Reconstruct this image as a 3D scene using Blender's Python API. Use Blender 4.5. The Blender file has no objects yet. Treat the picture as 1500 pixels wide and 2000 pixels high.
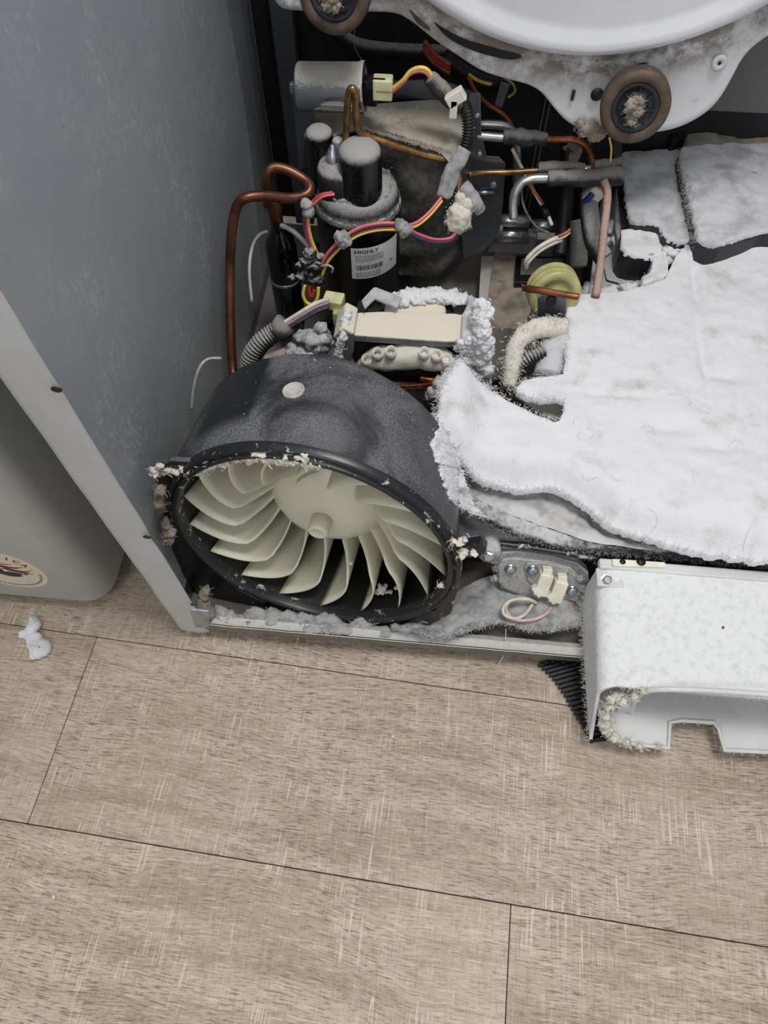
import bpy, bmesh, math, random
from mathutils import Vector, Matrix, noise
random.seed(7)
S = bpy.context.scene
COL = S.collection
def rad(a): return math.radians(a)
def lin(c): return tuple(((v/255)/12.92 if v/255 <= .04045 else ((v/255+.055)/1.055)**2.4) for v in c)

# ---------------------------------------------------------------- camera
FPX = 1350.0
CAMP = Vector((0.265, -0.305, 0.90))
cam = bpy.data.cameras.new('camera'); camo = bpy.data.objects.new('camera', cam); COL.objects.link(camo)
camo.location = CAMP
camo.rotation_euler = (rad(30.2), 0, rad(5.2))
cam.sensor_fit = 'VERTICAL'; cam.sensor_height = 32.0; cam.lens = FPX/2000*32.0
cam.clip_start = .01; cam.clip_end = 50
S.camera = camo
# ---------------------------------------------------------------- world and lights
w = bpy.data.worlds.new('world'); S.world = w; w.use_nodes = True
bg = w.node_tree.nodes['Background']; bg.inputs[0].default_value = (.93, .96, 1, 1); bg.inputs[1].default_value = .49
def area(name, loc, target, size, power, color=(1, 1, 1)):
    l = bpy.data.lights.new(name, 'AREA'); l.energy = power; l.size = size; l.color = color
    o = bpy.data.objects.new(name, l); COL.objects.link(o); o.location = loc
    o.rotation_euler = (Vector(target)-Vector(loc)).to_track_quat('-Z', 'Y').to_euler()
area('ceiling_lamp', (0.55, -0.02, 2.35), (0.35, 0.2, 0), .55, 27.5, (1, .985, .96))
area('ceiling_lamp_far', (-0.3, -1.7, 2.3), (0.3, 0, 0), .7, 12, (1, .98, .95))
S.view_settings.view_transform = 'Standard'; S.view_settings.look = 'None'
S.view_settings.exposure = 0.0; S.view_settings.gamma = 1; S.view_settings.use_curve_mapping = False

# ---------------------------------------------------------------- placing helper (photo pixel + one known coordinate -> point)
RM = camo.rotation_euler.to_matrix()
def ray(px, py): return RM @ Vector(((px-750)/FPX, -(py-1000)/FPX, -1))
def P(px, py, x=None, y=None, z=None):
    d = ray(px, py)
    t = (z-CAMP.z)/d.z if z is not None else (y-CAMP.y)/d.y if y is not None else (x-CAMP.x)/d.x
    return CAMP+d*t
def PP(px, py, pt, n):
    d = ray(px, py); pt = Vector(pt); n = Vector(n)
    return CAMP+d*((pt-CAMP).dot(n)/d.dot(n))

# ---------------------------------------------------------------- materials
MATS = {}
class NT:
    def __init__(s, name):
        s.m = bpy.data.materials.new(name); s.m.use_nodes = True; s.t = s.m.node_tree; s.b = s.t.nodes['Principled BSDF']
        g = s.n('ShaderNodeNewGeometry'); s.pos = g.outputs['Position']; s.nor = g.outputs['Normal']
    def n(s, ty, **k):
        o = s.t.nodes.new(ty)
        for a, v in k.items(): setattr(o, a, v)
        return o
    def l(s, a, b): s.t.links.new(a, b)
    def put(s, sock, v):
        if isinstance(v, bpy.types.NodeSocket): s.l(v, sock)
        elif isinstance(v, (tuple, list)) and len(v) == 3 and sock.type == 'RGBA': sock.default_value = (*v, 1)
        else: sock.default_value = v
    def noise(s, scale, detail=4, rough=.6, vec=None, dist=0):
        o = s.n('ShaderNodeTexNoise'); o.inputs['Scale'].default_value = scale; o.inputs['Detail'].default_value = detail
        o.inputs['Roughness'].default_value = rough; o.inputs['Distortion'].default_value = dist
        s.l(vec or s.pos, o.inputs['Vector']); return o.outputs['Fac']
    def rng(s, v, a, b, c=0., d=1.):
        o = s.n('ShaderNodeMapRange'); o.interpolation_type = 'SMOOTHSTEP'
        s.put(o.inputs[0], v)
        for i, q in enumerate((a, b, c, d)): o.inputs[i+1].default_value = q
        return o.outputs[0]
    def math(s, op, a, b=0., c=False):
        o = s.n('ShaderNodeMath', operation=op, use_clamp=c); s.put(o.inputs[0], a); s.put(o.inputs[1], b); return o.outputs[0]
    def mix(s, f, a, b, mode='MIX'):
        o = s.n('ShaderNodeMix', data_type='RGBA', blend_type=mode); s.put(o.inputs[0], f); s.put(o.inputs[6], a); s.put(o.inputs[7], b); return o.outputs[2]
    def sep(s, v):
        o = s.n('ShaderNodeSeparateXYZ'); s.l(v, o.inputs[0]); return o.outputs
    def map(s, v, rot=(0, 0, 0), scale=(1, 1, 1), loc=(0, 0, 0)):
        o = s.n('ShaderNodeMapping'); s.l(v, o.inputs[0]); o.inputs[1].default_value = loc; o.inputs[2].default_value = rot; o.inputs[3].default_value = scale; return o.outputs[0]
    def bump(s, h, strength=.4, dist=.001):
        o = s.n('ShaderNodeBump'); o.inputs['Strength'].default_value = strength; o.inputs['Distance'].default_value = dist
        s.l(h, o.inputs['Height']); s.l(o.outputs[0], s.b.inputs['Normal'])
    def out(s, color=None, rough=None, metal=None, spec=None):
        for k, v in (('Base Color', color), ('Roughness', rough), ('Metallic', metal), ('Specular IOR Level', spec)):
            if v is not None: s.put(s.b.inputs[k], v)
        return s.m
def plain(name, c, rough=.5, metal=0, var=.08, scale=60, bump=.1, bd=.0005, coat=0):
    k = NT(name); c = lin(c); f = k.noise(scale)
    lo = tuple(v*(1-var*2) for v in c); hi = tuple(min(1, v*(1+var*2)) for v in c)
    k.out(k.mix(k.rng(f, .3, .7), lo, hi), rough, metal); k.bump(k.noise(scale*6), bump, bd)
    if coat: k.b.inputs['Coat Weight'].default_value = coat
    MATS[name] = k.m; return k.m
def dusty(name, base, dust=(190, 188, 185), amt=.5, up=.7, rough=.4, metal=0, scale=90, speck=.0, bd=.0012):
    """base material with lint dust that has settled on the upward faces, broken up by noise"""
    k = NT(name); nz = k.sep(k.nor)[2]
    n1 = k.noise(scale, 6, .7); n2 = k.noise(scale*5, 3, .7)
    f = k.math('ADD', k.math('MULTIPLY', k.rng(nz, -.1, .9), up), k.math('MULTIPLY', n1, amt))
    f = k.math('ADD', f, k.math('MULTIPLY', k.math('SUBTRACT', n2, .5), .7))
    f = k.rng(f, .35, .95)
    if speck:
        sp = k.rng(k.noise(scale*3.5, 2, .5), .72-speck*.08, .76-speck*.08); f = k.math('MAXIMUM', f, sp)
    base = lin(base); col = k.mix(f, k.mix(k.noise(40), base, tuple(v*.7 for v in base)), lin(dust))
    r = k.math('ADD', k.math('MULTIPLY', f, .95-rough), rough, True)
    m = k.math('MULTIPLY', k.math('SUBTRACT', 1., f), float(metal))
    k.out(col, r, m); k.bump(k.math('MULTIPLY', f, k.noise(scale*8, 3)), .5, bd)
    MATS[name] = k.m; return k.m
def lint(name, c, c2, scale=30, lo=.52, hi=.78, fine=420, bs=.6, bd=.002):
    k = NT(name); a = k.rng(k.noise(scale, 5, .62), lo, hi)
    col = k.mix(a, lin(c), lin(c2)); col = k.mix(k.rng(k.noise(fine, 2, .7), .62, .8, 0, .22), col, tuple(v*.45 for v in lin(c2)))
    k.out(col, 1., 0, .05); k.bump(k.math('ADD', k.noise(fine*.6, 5, .8), k.math('MULTIPLY', k.noise(70, 4), .9)), bs, bd)
    k.b.inputs['Sheen Weight'].default_value = .15
    MATS[name] = k.m; return k.m
lint('lint_white', (227, 227, 230), (182, 180, 179), 20, .52, .84)
lint('lint_cream', (222, 217, 206), (192, 184, 170), 40)
lint('lint_gray', (172, 171, 170), (128, 128, 130), 60, .4, .7)
lint('lint_tan', (160, 150, 138), (124, 114, 102), 50, .4, .7)
lint('lint_pad', (212, 213, 217), (170, 170, 173), 26, .42, .74)
lint('duct_white', (228, 229, 230), (210, 210, 210), 110, .45, .75, 260, .8, .002)
plain('white_enamel', (226, 227, 232), .14, 0, .02, 8, .0, coat=.6)
plain('washer_paint_shaded', (180, 181, 179), .38, 0, .02, 6, .02)  # white machine standing in shade; the shade is put into this grayer base
plain('flange_paint', (186, 187, 187), .45, 0, .02, 14, .05)
plain('duct_plastic', (206, 206, 206), .4, 0, .04, 12, .05)
plain('fan_plastic', (216, 213, 192), .36, 0, .02, 10, .02)
plain('rubber_brown', (86, 71, 59), .6, 0, .15, 60, .2)
plain('rubber_black', (28, 28, 30), .5, 0, .2, 60, .2)
plain('black', (12, 12, 13), .45, 0, .2, 30, .1)
plain('dark_gap', (24, 23, 22), .9, 0, .2, 30, .1)
plain('rear_dark', (34, 35, 38), .6, 0, .25, 12, .1)  # shade at the back of the cabinet is put into this dark colour
plain('copper', (152, 92, 64), .34, .75, .25, 40, .1)
plain('copper_dark', (98, 62, 48), .36, .7, .25, 30, .15)
plain('brass', (142, 108, 68), .34, .75, .25, 50, .1)
plain('copper_wire', (124, 72, 48), .4, .6, .3, 200, .3)
plain('aluminium', (205, 206, 208), .28, .85, .1, 60, .2)
plain('steel', (170, 175, 182), .3, .85, .12, 60, .2)
plain('connector', (224, 221, 204), .45, 0, .05, 40, .1)
plain('connector_yellow', (206, 204, 158), .45, 0, .08, 40, .1)
plain('nylon_yellow', (176, 174, 118), .38, 0, .12, 40, .1)
plain('pink_wire', (222, 106, 118), .4, 0, .05); plain('yellow_wire', (226, 204, 84), .4, 0, .05)
plain('violet_wire', (92, 76, 118), .4, 0, .05); plain('white_wire', (212, 205, 190), .5, 0, .08)
plain('red_wire', (182, 58, 52), .4, 0, .05); plain('orange_wire', (164, 84, 52), .5, 0, .2)
plain('black_wire', (26, 25, 26), .5); plain('blue', (44, 62, 128), .5)
plain('gray_tube', (176, 178, 180), .6, 0, .1, 60)
plain('paper', (206, 208, 206), .5, 0, .04); plain('print_dark', (40, 42, 44), .6); plain('print_gray', (120, 122, 122), .6)
plain('sticker_cream', (216, 202, 182), .5, 0, .03); plain('sticker_red', (128, 52, 46), .5); plain('sticker_navy', (30, 32, 48), .5); plain('sticker_white', (225, 222, 216), .5)
plain('foil', (150, 150, 152), .35, .5, .3, 220, .9, .003)
dusty('galvanized', (122, 128, 136), (184, 180, 172), .55, .75, .34, .75)
dusty('galvanized_clean', (126, 133, 142), (176, 176, 174), .25, .25, .3, .8, 70)
dusty('steel_dusty', (206, 207, 210), (190, 184, 174), .12, .75, .20, .95, 50)
dusty('compressor_black', (13, 14, 16), (164, 162, 160), .42, .85, .22, 0, 160, .0)
dusty('black_plastic_dusty', (28, 30, 34), (168, 170, 172), .35, .78, .42, 0, 110)
dusty('sleeve_dusty', (50, 49, 50), (140, 135, 130), .7, .6, .9, 0, 110)
dusty('hose_dusty', (40, 40, 42), (176, 173, 168), .45, .55, .7, 0, 140)
dusty('pan_dusty', (44, 44, 46), (104, 100, 94), .8, .55, .6, .3, 36)
dusty('motor_dusty', (120, 122, 124), (220, 211, 194), .6, .95, .5, .3, 60)
dusty('copper_dusty', (160, 96, 70), (176, 150, 140), .85, .5, .5, .3, 90)
dusty('sheet_dusty', (104, 106, 108), (172, 164, 150), .95, .42, .55, .4, 24)
dusty('jacket', (86, 85, 82), (158, 154, 146), .9, .55, .9, 0, 16)
dusty('plate_gray', (132, 132, 130), (188, 185, 180), .6, .5, .6, .2, 80)
dusty('gasket_fuzz', (74, 76, 84), (205, 205, 206), .75, .5, .95, 0, 45)
dusty('cover_gray', (110, 110, 114), (206, 207, 212), .75, 1.15, .9, 0, 45)
# painted steel side panel with settled lint film
def m_side():
    k = NT('side_panel_gray'); p = k.sep(k.pos)
    base = k.mix(k.noise(5, 3), lin((156, 161, 168)), lin((146, 151, 156)))
    sv = k.map(k.pos, scale=(1, 1, .6)); n = k.noise(210, 6, .8, sv); big = k.noise(11, 4, .6)
    f = k.math('MULTIPLY', k.rng(n, .44, .70), k.rng(k.math('ADD', big, k.math('MULTIPLY', p[2], -.25)), .22, .68))
    col = k.mix(k.math('MULTIPLY', f, .6), base, lin((200, 203, 205)))
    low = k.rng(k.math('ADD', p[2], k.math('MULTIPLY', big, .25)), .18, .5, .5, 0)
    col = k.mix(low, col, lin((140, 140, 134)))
    k.out(col, k.rng(f, 0, 1, .42, .8), .15); k.bump(n, .25, .0012); MATS['side_panel_gray'] = k.m
m_side()
# moulded black blower plastic with wiped dust film
def m_blower():
    k = NT('blower_black'); p = k.sep(k.pos); nz = k.sep(k.nor)[2]
    g = k.noise(520, 2, .8); c = k.noise(9, 3, .55, None, 1.2)
    # clean wiped patch on the left shoulder
    patch = k.math('MULTIPLY', k.rng(p[0], .075, .082), 1.); 
    inl = k.math('MULTIPLY', k.math('SUBTRACT', 1., k.rng(k.math('ADD', p[0], k.math('MULTIPLY', k.noise(30), .02)), .100, .112)), k.rng(k.math('ADD', p[0], k.math('MULTIPLY', k.noise(25), .02)), .028, .05))
    iny = k.math('MULTIPLY', k.rng(p[1], .095, .115), k.math('SUBTRACT', 1., k.rng(p[1], .30, .33)))
    clean = k.math('MULTIPLY', inl, iny)
    film = k.math('MULTIPLY', k.rng(nz, .1, .95), k.rng(c, .34, .60, .18, 1.))
    film = k.math('MULTIPLY', film, k.math('SUBTRACT', 1., k.math('MULTIPLY', clean, .93)))
    f = k.math('MULTIPLY', film, k.rng(g, .3, .75, .22, .8))
    sp = k.math('MULTIPLY', k.rng(k.noise(190, 2, .5), .735, .76), k.rng(k.noise(13, 2), .42, .62))
    col = k.mix(f, lin((18, 19, 23)), lin((132, 133, 137))); col = k.mix(sp, col, lin((214, 212, 208)))
    k.out(col, k.rng(f, 0, .5, .33, .85), 0); k.bump(g, .12, .0004); MATS['blower_black'] = k.m
    k = NT('rim_black'); s1 = k.rng(k.noise(48, 5, .75), .585, .64); s2 = k.rng(k.noise(330, 2), .71, .75)
    f = k.math('MAXIMUM', k.math('MULTIPLY', s1, .85), s2)
    k.out(k.mix(f, lin((30, 31, 34)), lin((196, 192, 182))), k.rng(f, 0, 1, .35, .9)); k.bump(f, .5, .001); MATS['rim_black'] = k.m
m_blower()
# enamel bulkhead with rust and grime near the drum ring
def m_bulk(c, r):
    k = NT('bulkhead_enamel')
    o = k.n('ShaderNodeVectorMath', operation='DISTANCE'); k.l(k.pos, o.inputs[0]); o.inputs[1].default_value = c
    d = o.outputs['Value']
    band = k.math('MULTIPLY', k.rng(d, r-.002, r+.006), k.math('SUBTRACT', 1., k.rng(d, r+.022, r+.06)))
    st = k.math('MULTIPLY', band, k.rng(k.noise(34, 5, .7), .38, .60))
    n2 = k.rng(k.noise(14, 6, .72), .56, .74)
    x = k.sep(k.pos)[0]; left = k.math('SUBTRACT', 1., k.rng(x, .25, .48))
    dirt = k.math('MULTIPLY', k.math('ADD', n2, k.math('MULTIPLY', left, .9)), k.rng(k.noise(70, 5, .8), .35, .6), True)
    col = k.mix(k.math('MULTIPLY', st, .8), lin((214, 215, 217)), lin((104, 82, 62)))
    col = k.mix(k.math('MULTIPLY', dirt, .85), col, lin((146, 134, 124)))
    k.out(col, .38); k.bump(k.noise(60, 4), .15, .001); MATS['bulkhead_enamel'] = k.m
# vinyl wood plank
def m_floor(ang):
    k = NT('vinyl_plank'); oi = k.n('ShaderNodeObjectInfo').outputs['Random']
    v = k.map(k.pos, rot=(0, 0, -ang))
    off = k.n('ShaderNodeCombineXYZ'); k.l(k.math('MULTIPLY', oi, 9.), off.inputs[0]); k.l(k.math('MULTIPLY', oi, 5.), off.inputs[1]); k.l(k.math('MULTIPLY', oi, 3.), off.inputs[2])
    a = k.n('ShaderNodeVectorMath', operation='ADD'); k.l(v, a.inputs[0]); k.l(off.outputs[0], a.inputs[1]); v = a.outputs[0]
    warp = k.noise(3.5, 2, .5, v); wv = k.n('ShaderNodeCombineXYZ'); k.l(k.math('MULTIPLY', warp, .05), wv.inputs[1])
    b = k.n('ShaderNodeVectorMath', operation='ADD'); k.l(v, b.inputs[0]); k.l(wv.outputs[0], b.inputs[1])
    g1 = k.noise(1, 5, .7, k.map(b.outputs[0], scale=(14, 190, 1)))          # long grain
    g2 = k.noise(1, 4, .65, k.map(b.outputs[0], scale=(60, 620, 1)))
    g3 = k.noise(1, 4, .6, k.map(b.outputs[0], scale=(4, 36, 1)))
    x1 = k.noise(1, 3, .6, k.map(v, rot=(0, 0, .02), scale=(330, 9, 1)))         # saw marks across
    x2 = k.noise(1, 3, .6, k.map(v, rot=(0, 0, .05), scale=(110, 5, 1)))
    blot = k.noise(7, 4, .6, v)
    g4 = k.noise(1, 3, .6, k.map(b.outputs[0], scale=(95, 900, 1)))
    base = k.mix(k.rng(g3, .3, .7), lin((184, 170, 152)), lin((155, 139, 120)))
    base = k.mix(k.rng(blot, .4, .72, 0, .7), base, lin((190, 178, 161)))
    base = k.mix(k.math('MULTIPLY', k.rng(g1, .54, .66), .5), base, lin((132, 113, 94)))
    patch = k.rng(k.noise(6, 3, .6, v), .35, .6, .35, 1.)
    base = k.mix(k.math('MULTIPLY', k.rng(g2, .51, .62), k.math('MULTIPLY', patch, .9)), base, lin((108, 93, 78)))
    base = k.mix(k.math('MULTIPLY', k.rng(g4, .52, .64), .42), base, lin((118, 102, 86)))
    msk = k.rng(k.noise(9, 4, .65, v), .36, .6); x3 = k.noise(1, 4, .7, k.map(v, rot=(0, 0, .04), scale=(620, 34, 1)))
    sh = k.rng(k.noise(1, 3, .6, k.map(v, scale=(22, 16, 1))), .48, .6)
    base = k.mix(k.math('MULTIPLY', k.math('MULTIPLY', k.rng(x1, .54, .60), k.math('MULTIPLY', msk, sh)), .6), base, lin((220, 210, 195)))
    base = k.mix(k.math('MULTIPLY', k.rng(x3, .56, .68), .34), base, lin((214, 203, 188)))
    g5 = k.noise(1, 3, .6, k.map(b.outputs[0], scale=(34, 430, 1), loc=(4, 7, 0)))
    base = k.mix(k.math('MULTIPLY', k.rng(g5, .56, .66), .42), base, lin((214, 203, 188)))
    dk = k.math('MULTIPLY', k.rng(x3, .44, .34), .5); base = k.mix(dk, base, lin((124, 108, 92)))
    t = k.math('ADD', k.math('MULTIPLY', oi, .12), .98); tc = k.n('ShaderNodeCombineXYZ')
    for i in range(3): k.l(t, tc.inputs[i])
    k.out(k.mix(1., base, tc.outputs[0], 'MULTIPLY'), .52, 0, .35); k.bump(k.math('ADD', g2, x1), .35, .0008)
    MATS['vinyl_plank'] = k.m

# ---------------------------------------------------------------- mesh helpers (world coordinates in, objects out)
class MB:
    def __init__(s): s.v = []; s.f = []
    def add(s, vs, fs):
        o = len(s.v); s.v += [Vector(v) for v in vs]; s.f += [tuple(i+o for i in f) for f in fs]; return s
    def box(s, c, h, r=None):
        c = Vector(c); R = r or Matrix.Identity(3)
        vs = [c+R@Vector((a*h[0], b*h[1], d*h[2])) for a in (-1, 1) for b in (-1, 1) for d in (-1, 1)]
        return s.add(vs, [(0, 1, 3, 2), (4, 6, 7, 5), (0, 4, 5, 1), (2, 3, 7, 6), (0, 2, 6, 4), (1, 5, 7, 3)])
    def prism(s, pts, vec):
        n = len(pts); vec = Vector(vec); pts = [Vector(p) for p in pts]
        return s.add(pts+[p+vec for p in pts], [tuple(range(n)), tuple(range(2*n-1, n-1, -1))]+[(i, n+i, n+(i+1) % n, (i+1) % n) for i in range(n)])
    def tube(s, pts, r, n=10, sub=6, smooth=True, caps=True):
        pts = [Vector(p) for p in pts]; rr = r if isinstance(r, list) else [r]*len(pts)
        if smooth and len(pts) > 2:
            q = []; qr = []
            for i in range(len(pts)-1):
                a = pts[max(i-1, 0)]; b = pts[i]; c = pts[i+1]; d = pts[min(i+2, len(pts)-1)]
                for k in range(sub):
                    t = k/sub
                    q.append(.5*((2*b)+(c-a)*t+(2*a-5*b+4*c-d)*t*t+(3*b-a-3*c+d)*t**3)); qr.append(rr[i]*(1-t)+rr[i+1]*t)
            q.append(pts[-1]); qr.append(rr[-1]); pts, rr = q, qr
        vs = []; T = (pts[1]-pts[0]).normalized(); N = T.orthogonal().normalized()
        for i, p in enumerate(pts):
            t = (pts[min(i+1, len(pts)-1)]-pts[max(i-1, 0)]).normalized()
            N = (N-t*N.dot(t)).normalized(); B = t.cross(N)
            vs += [p+(N*math.cos(2*math.pi*k/n)+B*math.sin(2*math.pi*k/n))*rr[i] for k in range(n)]
        fs = [(i*n+k, i*n+(k+1) % n, (i+1)*n+(k+1) % n, (i+1)*n+k) for i in range(len(pts)-1) for k in range(n)]
        if caps: fs += [tuple(range(n-1, -1, -1)), tuple((len(pts)-1)*n+k for k in range(n))]
        return s.add(vs, fs)
    def lathe(s, prof, o, ax=(0, 0, 1), n=32, close=True):
        """prof: list of (radius, height) along axis"""
        ax = Vector(ax).normalized(); u = ax.orthogonal().normalized(); v = ax.cross(u); o = Vector(o)
        vs = [o+ax*h+(u*math.cos(2*math.pi*k/n)+v*math.sin(2*math.pi*k/n))*r for r, h in prof for k in range(n)]
        m = len(prof); fs = [(i*n+k, i*n+(k+1) % n, (i+1)*n+(k+1) % n, (i+1)*n+k) for i in range(m-1) for k in range(n)]
        if close: fs += [tuple(range(n-1, -1, -1)), tuple((m-1)*n+k for k in range(n))]
        return s.add(vs, fs)
    def loft(s, curves, N=60, closed=False):
        rows = [resample(c, N) for c in curves]; m = len(rows)
        fs = [(i*N+k, i*N+k+1, (i+1)*N+k+1, (i+1)*N+k) for i in range(m-1) for k in range(N-1)]
        return s.add([p for r in rows for p in r], fs)
    def blob(s, c, r, sub=3, amp=.35, fr=60, seed=0):
        sub = 3 if sub == 2 else sub; bm = bmesh.new(); bmesh.ops.create_icosphere(bm, subdivisions=sub, radius=1)
        r = Vector(r) if isinstance(r, (tuple, list, Vector)) else Vector((r, r, r)); c = Vector(c); off = Vector((seed*3.1, seed*1.7, 0))
        bm.verts.ensure_lookup_table(); vs = []
        for v in bm.verts:
            p = Vector((v.co.x*r.x, v.co.y*r.y, v.co.z*r.z)); q = c+p+off
            a = 1+amp*.8*noise.noise(q*fr)+amp*.5*noise.noise(q*fr*2.7)+amp*.35*noise.noise(q*fr*6.5); vs.append(c+p*a)
        s.add(vs, [tuple(x.index for x in f.verts) for f in bm.faces]); bm.free(); return s
    def grid(s, f, nu, nv, both=False):
        vs = [f(i/nu, j/nv) for i in range(nu+1) for j in range(nv+1)]
        return s.add(vs, [(i*(nv+1)+j, i*(nv+1)+j+1, (i+1)*(nv+1)+j+1, (i+1)*(nv+1)+j) for i in range(nu) for j in range(nv)])
    def fuzz(s, pts, n, ln=.005, wd=.0004, up=(0, 0, .5), spread=.002):
        """short loose fibres scattered along a list of points"""
        up = Vector(up)
        for _ in range(n):
            p = random.choice(pts)+Vector([random.gauss(0, spread) for _ in range(3)])
            d = (Vector([random.uniform(-1, 1) for _ in range(3)])+up).normalized()*ln*random.uniform(.4, 1.2)
            w_ = d.orthogonal().normalized()*wd
            m = p+d*.5+Vector([random.uniform(-1, 1)*ln*.2 for _ in range(3)])
            s.add([p-w_, p+w_, m+w_, m-w_, p+d], [(0, 1, 2, 3), (3, 2, 4)])
        return s
    def jitter(s, amp, fr, fine=0):
        for i, v in enumerate(s.v):
            q = v*fr; s.v[i] = v+Vector((noise.noise(q), noise.noise(q+Vector((31, 7, 3))), noise.noise(q+Vector((5, 19, 41)))))*amp
            if fine: s.v[i] += Vector([random.uniform(-fine, fine) for _ in range(3)])
        return s
def resample(c, N):
    c = [Vector(p) for p in c]; L = [0]
    for a, b in zip(c, c[1:]): L.append(L[-1]+(b-a).length)
    out = []; j = 0
    for i in range(N):
        t = L[-1]*i/(N-1)
        while j < len(L)-2 and L[j+1] < t: j += 1
        f = (t-L[j])/max(1e-9, L[j+1]-L[j]); out.append(c[j].lerp(c[j+1], min(1, f)))
    return out
def smoothc(c, it=2):
    c = [Vector(p) for p in c]
    for _ in range(it):
        q = [c[0]]
        for a, b in zip(c, c[1:]): q += [a.lerp(b, .25), a.lerp(b, .75)]
        q.append(c[-1]); c = q
    return c
def tag(o, label=None, cat=None, group=None, kind=None):
    for k, v in (('label', label), ('category', cat), ('group', group), ('kind', kind)):
        if v: o[k] = v
    return o
def thing(name, loc, label, cat, group=None):
    o = bpy.data.objects.new(name, None); o.empty_display_size = .02; COL.objects.link(o); o.location = loc
    o['_o'] = [float(v) for v in loc]
    return tag(o, label, cat, group)
def wloc(o):
    p = Vector((0, 0, 0))
    while o: p += Vector(o.location); o = o.parent
    return p
def obj(name, mb, mat, parent=None, smooth=True, bevel=0, seg=2, subsurf=0, solid=0, label=None, cat=None, group=None, kind=None, origin=None):
    base = wloc(parent) if parent else Vector((0, 0, 0))
    if origin is None and parent is None:
        xs = [v.x for v in mb.v]; ys = [v.y for v in mb.v]; zs = [v.z for v in mb.v]
        origin = Vector(((min(xs)+max(xs))/2, (min(ys)+max(ys))/2, min(zs)))
    elif origin is None: origin = base
    origin = Vector(origin)
    me = bpy.data.meshes.new(name); me.from_pydata([tuple(v-origin) for v in mb.v], [], mb.f); me.validate()
    bm = bmesh.new(); bm.from_mesh(me); bmesh.ops.recalc_face_normals(bm, faces=bm.faces); bm.to_mesh(me); bm.free()
    if smooth: me.polygons.foreach_set('use_smooth', [True]*len(me.polygons))
    me.materials.append(MATS[mat] if isinstance(mat, str) else mat)
    o = bpy.data.objects.new(name, me); COL.objects.link(o); o.location = origin-base; o.parent = parent
    if solid: m = o.modifiers.new('solid', 'SOLIDIFY'); m.thickness = solid; m.offset = 0
    if bevel:
        m = o.modifiers.new('bevel', 'BEVEL'); m.width = bevel; m.segments = seg; m.limit_method = 'ANGLE'; m.angle_limit = rad(35)
    if subsurf: m = o.modifiers.new('sub', 'SUBSURF'); m.levels = m.render_levels = subsurf
    return tag(o, label, cat, group, kind)
def inside(p, poly):
    x, y = p; c = False; n = len(poly)
    for i in range(n):
        x1, y1 = poly[i]; x2, y2 = poly[i-1]
        if (y1 > y) != (y2 > y) and x < (x2-x1)*(y-y1)/(y2-y1)+x1: c = not c
    return c
def blanket(outl, zf, step, skirt=.0, fuzzy=0):
    """height sheet over a world XY outline, with a hanging ragged edge"""
    poly = [(p[0], p[1]) for p in outl]; m = MB()
    def near(p):
        best = None
        for i in range(len(poly)):
            a = Vector(poly[i-1]); b = Vector(poly[i]); d = b-a; t = max(0, min(1, (Vector(p)-a).dot(d)/max(1e-12, d.length_squared)))
            q = a+d*t; e = (q-Vector(p)).length
            if best is None or e < best[0]: best = (e, q)
        return best
    x0 = min(p[0] for p in poly)-step; x1 = max(p[0] for p in poly)+step; y0 = min(p[1] for p in poly)-step; y1 = max(p[1] for p in poly)+step
    nx = int((x1-x0)/step)+1; ny = int((y1-y0)/step)+1; idx = {}; pts = []
    ins = {}
    for i in range(nx+1):
        for j in range(ny+1): ins[i, j] = inside((x0+i*step, y0+j*step), poly)
    for i in range(nx+1):
        for j in range(ny+1):
            p = (x0+i*step, y0+j*step)
            if ins[i, j]: idx[i, j] = len(pts); pts.append(p)
            elif any(ins.get((i+a, j+b)) for a in (-1, 0, 1) for b in (-1, 0, 1)):
                q = near(p)[1]; idx[i, j] = len(pts); pts.append((q.x, q.y))
    fs = [tuple(idx[k] for k in q) for i in range(nx) for j in range(ny) for q in [((i, j), (i+1, j), (i+1, j+1), (i, j+1))] if all(k in idx for k in q)]
    vs = [Vector((p[0], p[1], zf(p[0], p[1]))) for p in pts]
    cnt = {}
    for f in fs:
        for a, b in zip(f, f[1:]+f[:1]): cnt[frozenset((a, b))] = cnt.get(frozenset((a, b)), 0)+1
    edge = [tuple(e) for e, c in cnt.items() if c == 1 and len(e) == 2]
    ring = sorted({v for e in edge for v in e}); n0 = len(vs); low = {}
    if skirt:
        for v in ring:
            low[v] = len(vs); p = vs[v]; vs.append(Vector((p.x+random.uniform(-1, 1)*fuzzy, p.y+random.uniform(-1, 1)*fuzzy, p.z-skirt*random.uniform(.92, 1.08))))
        fs += [(a, b, low[b], low[a]) for a, b in edge]
    m.add(vs, fs); m.ring = [vs[v] for v in ring]; return m
def textpoly(s, size=1.0, bold=False):
    c = bpy.data.curves.new('t', 'FONT'); c.body = s; c.size = size; c.resolution_u = 2; c.offset = .012*size if bold else 0
    o = bpy.data.objects.new('t', c); COL.objects.link(o); bpy.context.view_layer.update()
    me = bpy.data.meshes.new_from_object(o.evaluated_get(bpy.context.evaluated_depsgraph_get()))
    vs = [v.co.copy() for v in me.vertices]; fs = [tuple(p.vertices) for p in me.polygons]
    bpy.data.objects.remove(o); bpy.data.curves.remove(c); bpy.data.meshes.remove(me); return vs, fs
def pxs(l, **k): return [P(a, b, **k) for a, b in l]
def path(l): # (px, py, y)
    return [P(a, b, y=c) for a, b, c in l]
def rot_to(zdir, xdir=(1, 0, 0)):
    z = Vector(zdir).normalized(); x = Vector(xdir); x = (x-z*x.dot(z)).normalized(); y = z.cross(x)
    return Matrix((x, y, z)).transposed()

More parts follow.
